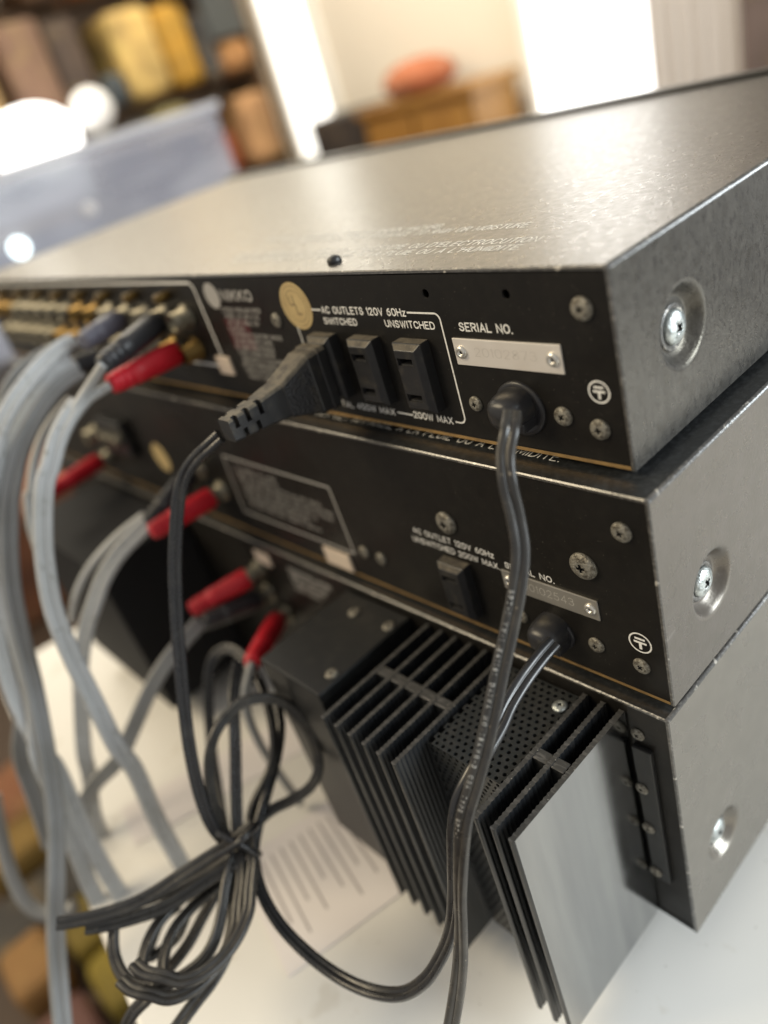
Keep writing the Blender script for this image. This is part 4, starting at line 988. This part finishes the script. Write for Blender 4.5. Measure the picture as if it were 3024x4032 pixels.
M['cord_print'] = mat('pale_cord_print', (0.38, 0.37, 0.34), 0.6, noise=(1800, (0.16, 0.155, 0.145), 0.52, 0.68))
SIDE_UP = -1.0; FACE = -1.0
c1r = empty('power_cord', CORD_ONE[-1][:3], 'flat black cord with pale printed lettering hanging from the top unit', 'power cord', 'black power cords')
mb = MB(); fr1 = zip_cord(mb, CORD_ONE)
cw = mb.build('wire', M['cord_dust'], c1r)
cord_lettering(c1r, fr1, 'SPT-1 VW-1 E41161 DAIWA NO 18AWG-2 CSA TYPE SPT-1', .046, .00100, 1)

c2r = empty('power_cord', CORD_TWO[-1][:3], 'black cord from the middle unit, coiled in tied loops, its plug in the outlet', 'power cord', 'black power cords')
mb = MB()
zip_cord(mb, CORD_TWO); zip_cord(mb, CORD_TWO_UP)
mb.build('wire', M['cord'], c2r)
mb = MB()
def moved(data, v): return [[p[0] + v[0], p[1] + v[1], p[2] + v[2]] + list(p[3:]) for p in data]
for dd in ([STRAND_INNER[0]] + moved(TAIL_UPPER[2:], (.004, .006, -.007)), moved(LOOP_FRONT, (.002, .006, .004)), moved(LOOP_INNER, (.004, .005, -.003)), LOOP_ARCH, STRAND_INNER, TAIL_UPPER, TAIL_LOWER, LOOP_FRONT, LOOP_RIGHT, LOOP_INNER, LOOP_DEEP, LOOP_SMALL, LOOP_LOW): zip_cord(mb, dd)
mb.build('coiled_wire', M['cord_dust'], c2r)
mb = MB()
for dd in (TIE, TIE_CROSS): sweep(mb, dd, circle_profile(.0013), 10)
mb.build('cord_tie', M['cord'], c2r)
# the plug
pl = MB()
sec = [(-.0058, .0062, .0112), (-.0088, .0062, .0112), (-.0092, .0057, .0107), (-.0128, .0057, .0107), (-.0135, .0055, .0103), (-.0190, .0052, .0081), (-.0245, .0049, .0061), (-.0249, .0045, .0058), (-.0285, .0043, .0055), (-.0320, .0040, .0049), (-.0440, .0035, .0040), (-.0465, .0033, .0037)]


def ring(y, hx, hz, xc, zc, n=5, k=.24):
    rc = min(hx, hz) * k; out = []
    for cx, cz, a0 in ((1, 1, 0), (-1, 1, 90), (-1, -1, 180), (1, -1, 270)):
        for q in range(n):
            a = math.radians(a0 + 90 * q / (n - 1))
            out.append((xc + cx * (hx - rc) + rc * math.cos(a), y, zc + cz * (hz - rc) + rc * math.sin(a)))
    return out


PX, PZ = -.1131, .0196
rings = [ring(*s, PX, PZ) for s in sec]
n = len(rings[0])
for i in range(len(rings) - 1):
    for k in range(n):
        k2 = (k + 1) % n
        nz = (rings[i][k][2] + rings[i][k2][2]) / 2 - PZ
        top = nz > sec[i][2] * .80
        right = (rings[i][k][0] + rings[i][k2][0]) / 2 - PX > sec[i][1] * .93
        m_ = 1 if top else (2 if (right and 4 <= i <= 5) else 0)
        pl.add([rings[i][k], rings[i][k2], rings[i + 1][k2], rings[i + 1][k]], [(0, 1, 2, 3)], m_, False)
pl.add(rings[-1], [tuple(range(n))], 0); pl.add(rings[0], [tuple(reversed(range(n)))], 0)
me = pl.mesh('plug', [M['plastic'], M['dust'], M['leather'], M['recess']], bevel=0)
bm = bmesh.new(); bm.from_mesh(me); bmesh.ops.remove_doubles(bm, verts=bm.verts, dist=1e-7); bmesh.ops.recalc_face_normals(bm, faces=bm.faces); bm.to_mesh(me); bm.free()
plug = link('plug', me, c2r)
cs = []
PM = [M['plastic'], M['dust'], M['leather'], M['recess']]
for y, zs in ((-.0345, 1), (-.0395, 1), (-.0440, 1), (-.0370, -1), (-.0420, -1)):
    for sx in (1, -1):
        c = MB()
        z0, z1 = (PZ + .0003, PZ + .0070) if zs > 0 else (PZ - .0070, PZ - .0008)
        xa, xb = (PX + .0016, PX + .0070) if sx > 0 else (PX - .0070, PX - .0016)
        c.box(xa, xb, y - .00085, y + .00085, z0, z1); cs.append(c.mesh('c', PM))
bool_cut(plug, cs)
for dz in (.0062, -.0062):
    box_obj('blade', (PX - .003, PX + .003, -.0063, .0012, PZ + dz - .0006, PZ + dz + .0006), M['nickel'], plug)

c3r = empty('power_cord', AMP_CORD[-1][:3], 'blurred black power cord arching from the bottom amplifier down into the tied bundle', 'power cord', 'black power cords')
mb = MB(); zip_cord(mb, AMP_CORD); zip_cord(mb, STRAND_UP)
mb.build('wire', M['cord'], c3r)

# ================================================================== grey phono cables
GR = .00200


def rca(label, wires, plugs, m='grey_cable', r=GR):
    root = empty('phono_cable', wires[0][0][-1][:3], label, 'phono cable', 'grey phono cables')
    for data, kind in wires:
        mb = MB()
        if kind == 'twin': sweep(mb, data, zip_profile(r), 8)
        else: sweep(mb, data, circle_profile(r, 14), 8)
        mb.build('wire', M[m], root)
    for key, mm in plugs: phono_plug(root, PLUGS[key], M[mm])
    return root


rca('grey twin phono cable with the sharpest red plug, nearest the outlets on the top unit', [(RCA_FRONT, 'twin'), (RCA_FRONT_BLACK, 'one'), (RCA_FRONT_RED, 'one')], [('front_red', 'red'), ('front_black', 'black_plug')])
rca('pale grey phono cable leaving the top unit at the far left of the bundle', [(RCA_LEFT, 'twin')], [('left_white', 'blue_plug')])
rca('darker grey phono cable with a black plug behind the front cable of the top unit', [(RCA_MIDDLE, 'twin')], [('mid_dark', 'black_plug')], 'grey_cable_dark')
rca('grey phono cable curving left between the pale far one and the darker one', [(RCA_EXTRA, 'twin')], [], 'grey_cable')
rca('thin grey phono cable dropping straight at the far left edge', [(RCA_EDGE, 'one')], [], 'grey_cable_dark')
rca('grey phono cable hanging just behind the front twin cable', [(RCA_BACK, 'one')], [])
rca('grey phono cable with red and black plugs in the middle unit', [(RCA_UNIT_TWO, 'twin'), (RCA_UNIT_TWO_SECOND, 'one')], [('two_red', 'red'), ('two_black', 'black_plug')])
rca('grey phono cable with red and black plugs in the bottom amplifier', [(RCA_AMP, 'twin')], [('amp_red', 'red'), ('amp_black', 'black_plug')], 'grey_cable_dark')
rca('blurred grey phono cable with one far red plug in the middle unit', [(RCA_LEFT_FAR, 'twin')], [('two_far_red', 'red')], 'grey_cable_dark')
rca('faint greenish grey cable sagging at the lower left below the table edge', [(RCA_GREEN, 'one')], [], 'grey_cable_dark', .0038)
ap = empty('phono_cable', PLUGS['amp_far_red'][3:], 'short red phono plug beside the black heat sink with its cord dropping behind', 'phono cable', 'grey phono cables')
phono_plug(ap, PLUGS['amp_far_red'], M['red'])
p3 = Vector(PLUGS['amp_far_red'][3:]); w = (1, 0, 0)
mb = MB(); sweep(mb, [list(p3) + [1, 0, 0], list(p3 + Vector((.004, -.012, -.012))) + [1, 0, 0], list(p3 + Vector((.002, -.014, -.04))) + [1, 0, 0], list(p3 + Vector((-.004, -.008, -.09))) + [1, 0, 0]], circle_profile(GR, 12), 8)
mb.build('wire', M['grey_cable_dark'], ap)

# ================================================================== papers on the table
def paper(pts, label, rows):
    b = MB(); h = .0004
    b.add([(x, y, TZ + .0002) for x, y in pts] + [(x, y, TZ + .0002 + h) for x, y in pts], [(3, 2, 1, 0), (4, 5, 6, 7)] + [(k, (k + 1) % 4, 4 + (k + 1) % 4, 4 + k) for k in range(4)])
    o = b.build('paper_sheet', M['paper'], None)
    tag(o, label, 'paper')
    A_, B_, C_, D_ = [Vector((*p, TZ + .0002 + h)) for p in pts]
    t = MB()
    for k in range(rows):
        f = (k + 1) / (rows + 1)
        a = A_.lerp(D_, f); c = B_.lerp(C_, f)
        g0 = .12; g1 = .55 + .35 * ((k * 7) % 5) / 5
        p, q_ = a.lerp(c, g0), a.lerp(c, g1)
        u = (q_ - p); L = u.length; u.normalize()
        line_mesh(t, [(0, 0), (L, 0)], p, u, Vector((0, 0, 1)).cross(u), .0010, 0, .00008)
    t.build('printed_rows', M['paper_ink'], o)


paper([(-.176, -.100), (-.112, -.116), (-.092, -.030), (-.156, -.014)], 'white printed sheet lying on the table below the heat sinks', 16)
paper([(-.262, -.122), (-.232, -.128), (-.200, -.030), (-.230, -.024)], 'narrow white slip of paper on the table behind the grey cables', 0)

# ================================================================== the blurred background
def simple(name, dims, color, label, cat, group=None, rough=.7, bevel=.02):
    m = mat(name + '_finish', color, rough, noise=[(9, tuple(c * .55 for c in color), .40, .65), (20, (color[0] * .8 + .08, color[1] * .9 + .05, color[2] * .8 + .02), .55, .7)])
    return tag(box_obj(name, dims, m, None, bevel, 4), label, cat, group)


def window(x0, x1, z0, z1, strength, label, color=(1, .98, .93)):
    root = empty('window', ((x0 + x1) / 2, 2.19, z0), label, 'window', 'windows in the far wall')
    m = mat('bright_pane', (.8, .8, .8), .5, emit=(color, strength))
    box_obj('pane', (x0 + .03, x1 - .03, 2.170, 2.180, z0 + .03, z1 - .03), m, root)
    f = MB(); w_ = .03
    for d_ in ((x0, x0 + w_, z0, z1), (x1 - w_, x1, z0, z1), (x0 + w_, x1 - w_, z0, z0 + w_), (x0 + w_, x1 - w_, z1 - w_, z1)):
        f.box(d_[0], d_[1], 2.150, 2.199, d_[2], d_[3])
    f.build('frame', mat('white_frame', (.8, .77, .7), .5), root)


window(-3.02, -2.68, -.22, 1.6, 2.2, 'narrow bright window beside the orange shelves', (1, .98, .90))
window(-1.70, -1.05, -.26, 1.6, 2.6, 'wide bright window above the far edge of the top unit', (1, 1, 1))
cu = MB(); n = 36
vs = []
for k in range(n + 1):
    x = -1.23 + .30 * k / n; y = 2.09 + .018 * math.sin(k * 1.4)
    vs += [(x, y, -.70), (x, y, 1.6), (x, y + .004, -.70), (x, y + .004, 1.6)]
fs = []
for k in range(n):
    a = 4 * k; fs += [(a, a + 4, a + 5, a + 1), (a + 2, a + 3, a + 7, a + 6)]
cu.add(vs, fs, 0, True)
tag(cu.build('curtain', mat('pale_curtain', (.62, .58, .55), .9), None), 'pale pinkish curtain hanging right of the wide window', 'curtain')
simple('wooden_post', (-.965, -.80, 2.06, 2.16, -.75, 1.6), (.13, .095, .085), 'dark brown post at the upper right edge', 'post')

# cabinet with a rounded orange cushion on it
cb = empty('sideboard', (-1.98, 2.0, -.75), 'orange brown wooden sideboard against the far cream wall', 'sideboard')
wood = mat('orange_wood', (.30, .145, .03), .5, noise=(6, (.22, .10, .02), .4, .7))
dark = mat('dark_wood', (.05, .036, .028), .5)
box_obj('cabinet_body', (-2.26, -1.74, 1.92, 2.14, -.70, -.075), wood, cb, .005)
box_obj('cabinet_top', (-2.28, -1.72, 1.90, 2.145, -.0745, -.050), wood, cb, .004)
for k in range(2): box_obj('cabinet_door', (-2.24 + .25 * k, -2.01 + .25 * k, 1.90, 1.919, -.66, -.10), wood, cb, .003)
for x in (-2.22, -1.78): box_obj('cabinet_leg', (x - .02, x + .02, 1.95, 1.99, -.75, -.701), dark, cb)
b = MB(); b.lathe([(.02, 0), (.10, .008), (.125, .03), (.130, .055), (.11, .085), (.06, .105), (0, .11)], (-2.04, 2.02, -.049), (0, 0, 1), 32)
tag(b.build('cushion', mat('orange_cloth', (.36, .11, .045), .9, noise=[(9, (.24, .10, .045), .4, .65), (22, (.44, .18, .10), .5, .7)], bump=(40, .4, .01)), None), 'rounded orange cushion lying on the wooden sideboard', 'cushion')
simple('loudspeaker', (-2.62, -2.30, 1.94, 2.14, -.75, -.045), (.045, .035, .03), 'dark brown loudspeaker box left of the sideboard', 'speaker')

# shelves with boxes and books along the left wall
sh = empty('shelving', (-2.9, 1.3, -.75), 'dark brown wall shelving holding yellow and orange boxes', 'shelving')
sw = mat('shelf_wood', (.16, .095, .05), .6, noise=(5, (.09, .055, .03), .4, .7))
for z in (-.70, -.135, .195, .545): box_obj('shelf', (-3.04, -2.88, .55, 1.90, z - .012, z), sw, sh, .003)
for y in (.53, 1.905): box_obj('upright', (-3.04, -2.74, y - .012, y, -.75, .80), sw, sh, .003)
box_obj('back_board', (-3.08, -3.05, .51, 1.905, -.75, .80), sw, sh)
items = [
 (.92, 1.02, .5455, .80, (.10, .09, .07), 'charcoal binder at the top left of the shelves'),
 (1.10, 1.27, .5455, .74, (.16, .09, .05), 'brown box on the top shelf beside the orange box'),
 (1.29, 1.40, .5455, .76, (.60, .20, .04), 'bright orange box on the top shelf'),
 (1.41, 1.585, .5455, .73, (.62, .38, .09), 'large golden yellow box on the top shelf'),
 (1.60, 1.72, .5455, .72, (.30, .17, .05), 'tan box on the top shelf right of the golden one'),
 (.60, .90, .1955, .46, (.34, .22, .09), 'olive tan box at the left of the middle shelf'),
 (.95, 1.10, .1955, .50, (.16, .09, .055), 'reddish brown book on the middle shelf'),
 (1.11, 1.22, .1955, .48, (.07, .045, .03), 'dark brown book on the middle shelf'),
 (1.24, 1.33, .1955, .30, (.05, .06, .065), 'dark teal box low on the middle shelf'),
 (1.335, 1.505, .1955, .47, (.60, .40, .13), 'pale yellow box on the middle shelf'),
 (1.51, 1.64, .1955, .455, (.55, .29, .03), 'amber box on the middle shelf'),
 (1.65, 1.72, .1955, .40, (.06, .055, .05), 'black book at the right of the middle shelf'),
 (1.73, 1.87, .1955, .30, (.42, .20, .07), 'orange brown box under the dark picture'),
 (.62, .92, -.1345, .10, (.22, .12, .05), 'brown box at the left of the lower shelf'),
 (.98, 1.22, -.1345, .12, (.07, .045, .03), 'dark brown box on the lower shelf'),
 (1.25, 1.37, -.1345, .14, (.04, .045, .05), 'slate box on the lower shelf'),
 (1.385, 1.53, -.1345, .155, (.32, .27, .11), 'olive yellow box on the lower shelf'),
 (1.54, 1.575, -.1345, .13, (.05, .045, .04), 'thin black book on the lower shelf'),
 (1.58, 1.68, -.1345, .02, (.30, .06, .015), 'rust red box low on the lower shelf'),
 (1.73, 1.885, -.1345, .12, (.46, .25, .11), 'peach box at the right of the lower shelf'),
]
for k, (y0, y1, z0, z1, c, lab) in enumerate(items):
    simple('box' if 'box' in lab else ('book' if 'book' in lab else 'binder'), (-2.98, -2.715, y0, y1, z0, z1), c, lab, 'box' if 'box' in lab else ('book' if 'book' in lab else 'binder'), 'boxes and books on the shelves', bevel=.045 if 'box' in lab else .02)
pf = tag(box_obj('picture_frame', (-2.712, -2.70, 1.70, 1.86, .31, .53), mat('dark_picture', (.055, .06, .058), .5), None), 'dark picture leaning at the right end of the shelves', 'picture')

# clear storage box with folded things in it, left of the stack
rp = empty('storage_box', (-1.30, .25, -.111), 'clear plastic storage box with a pale rim standing left of the stack', 'storage box')
lidm = mat('clear_plastic', (.62, .60, .64), .16, spec=.6, noise=(7, (.44, .43, .48), .4, .65, (1, 1, 3)))
lidm.node_tree.nodes['Principled BSDF'].inputs['Alpha'].default_value = .42
b = MB()
for d_ in ((-1.088, -1.085, -.057, .597, -.107, .100), (-1.52, -1.517, -.057, .597, -.107, .100), (-1.517, -1.088, -.06, -.057, -.107, .100), (-1.517, -1.088, .597, .60, -.107, .100), (-1.52, -1.085, -.06, .60, -.111, -.1075)):
    b.box(*d_)
b.build('clear_wall', lidm, rp)
b = MB()
for d_ in ((-1.095, -1.078, -.066, .606, .1005, .114), (-1.53, -1.513, -.066, .606, .1005, .114), (-1.513, -1.095, -.066, -.05, .1005, .114), (-1.513, -1.095, .59, .606, .1005, .114)):
    b.box(*d_)
b.build('rim', mat('pale_rim', (.52, .50, .52), .35), rp, .004)
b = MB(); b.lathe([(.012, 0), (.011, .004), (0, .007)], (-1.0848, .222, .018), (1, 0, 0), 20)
b.build('added_glint', mat('glowing_glint', (.8, .9, .9), .4, emit=((.80, .97, 1), 4)), rp)  # glint on the clear wall, added as a small glowing disc
b = MB(); b.lathe([(.010, 0), (.009, .004), (0, .006)], (-1.0848, .339, .032), (1, 0, 0), 20)
b.build('latch_button', mat('pale_button', (.72, .68, .66), .4), rp)
for dims, c, lab in (((-1.45, -1.11, .385, .57, -.106, .088), (.17, .165, .20), 'slate blue folded cloth at the right in the clear box'),
                     ((-1.45, -1.11, .20, .375, .045, .098), (.62, .66, .74), 'pale blue white folded cloth on top in the clear box'),
                     ((-1.45, -1.11, -.03, .37, .024, .044), (.46, .40, .36), 'beige folded cloth in the middle of the clear box'),
                     ((-1.45, -1.11, -.03, .365, -.106, .0235), (.06, .12, .23), 'dark blue folded cloth at the bottom of the clear box')):
    simple('folded_cloth', dims, c, lab, 'cloth', 'folded cloths in the clear box', .9, .008)
rs = empty('low_table', (-1.3, .27, -.75), 'low dark wooden table under the clear storage box', 'side table')
box_obj('tabletop', (-1.58, -1.05, -.12, .66, -.145, -.1115), dark, rs, .003)
for x in (-1.55, -1.08):
    for y in (-.09, .63): box_obj('table_leg', (x - .02, x + .02, y - .02, y + .02, -.75, -.1455), dark, rs)
# glowing globes added to stand in for bright highlights behind the clear box
glow = mat('glowing_highlight', (.9, .9, .88), .4, emit=((1, .98, .95), 4.0))
dim_glow = mat('dim_highlight', (.7, .68, .64), .5, emit=((1, .96, .90), .35))
for (gx, gy, gz, gr, gs, gm, lab) in ((-2.55, .865, .165, .10, 1.35, glow, 'large white globe, an added glowing highlight behind the clear storage box'),
                                      (-2.55, 1.085, .205, .062, 1.0, dim_glow, 'small dim white globe, an added highlight right of the large one'),
                                      (-2.60, .735, .295, .07, 1.0, glow, 'small white globe, an added glowing highlight at the left edge above the large one')):
    lp = empty('added_glow', (gx, gy, -.75), lab, 'lamp', 'added glowing globes')
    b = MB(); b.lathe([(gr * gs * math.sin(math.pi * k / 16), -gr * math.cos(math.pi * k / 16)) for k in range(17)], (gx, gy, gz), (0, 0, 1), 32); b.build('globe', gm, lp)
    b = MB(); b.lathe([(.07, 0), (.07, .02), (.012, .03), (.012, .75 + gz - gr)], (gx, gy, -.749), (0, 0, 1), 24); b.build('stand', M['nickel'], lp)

# things on the floor at the lower left
floor_items = [
 ((-1.16, -1.02, -.26, -.10, -.7495, -.70), (0.224, 0.091, 0.042), 'terracotta box on the floor at the lower left'),
 ((-1.01, -.93, -.27, -.11, -.7495, -.69), (0.21, 0.126, 0.028), 'amber box on the floor beside the terracotta one'),
 ((-.80, -.71, -.30, -.235, -.7495, -.69), (0.252, 0.133, 0.042), 'orange brown box on the floor at the bottom left'),
 ((-.79, -.705, -.225, -.165, -.7495, -.69), (0.189, 0.133, 0.014), 'mustard yellow box on the floor between the cables'),
 ((-.69, -.60, -.225, -.16, -.7495, -.69), (0.231, 0.168, 0.014), 'brighter yellow box under the loops of black cord'),
 ((-.69, -.58, -.32, -.235, -.7495, -.71), (.12, .055, .045), 'dark maroon box on the floor at the very bottom'),
 ((-.91, -.815, -.31, -.16, -.7495, -.715), (.05, .045, .04), 'black box on the floor at the lower left'),
]
for dims, c, lab in floor_items: simple('floor_box', dims, c, lab, 'box', 'boxes on the floor')
simple('wooden_chest', (-2.1, -1.62, -.05, .42, -.7495, -.50), (.16, .055, .02), 'rust brown wooden chest seen between the grey cables', 'chest')
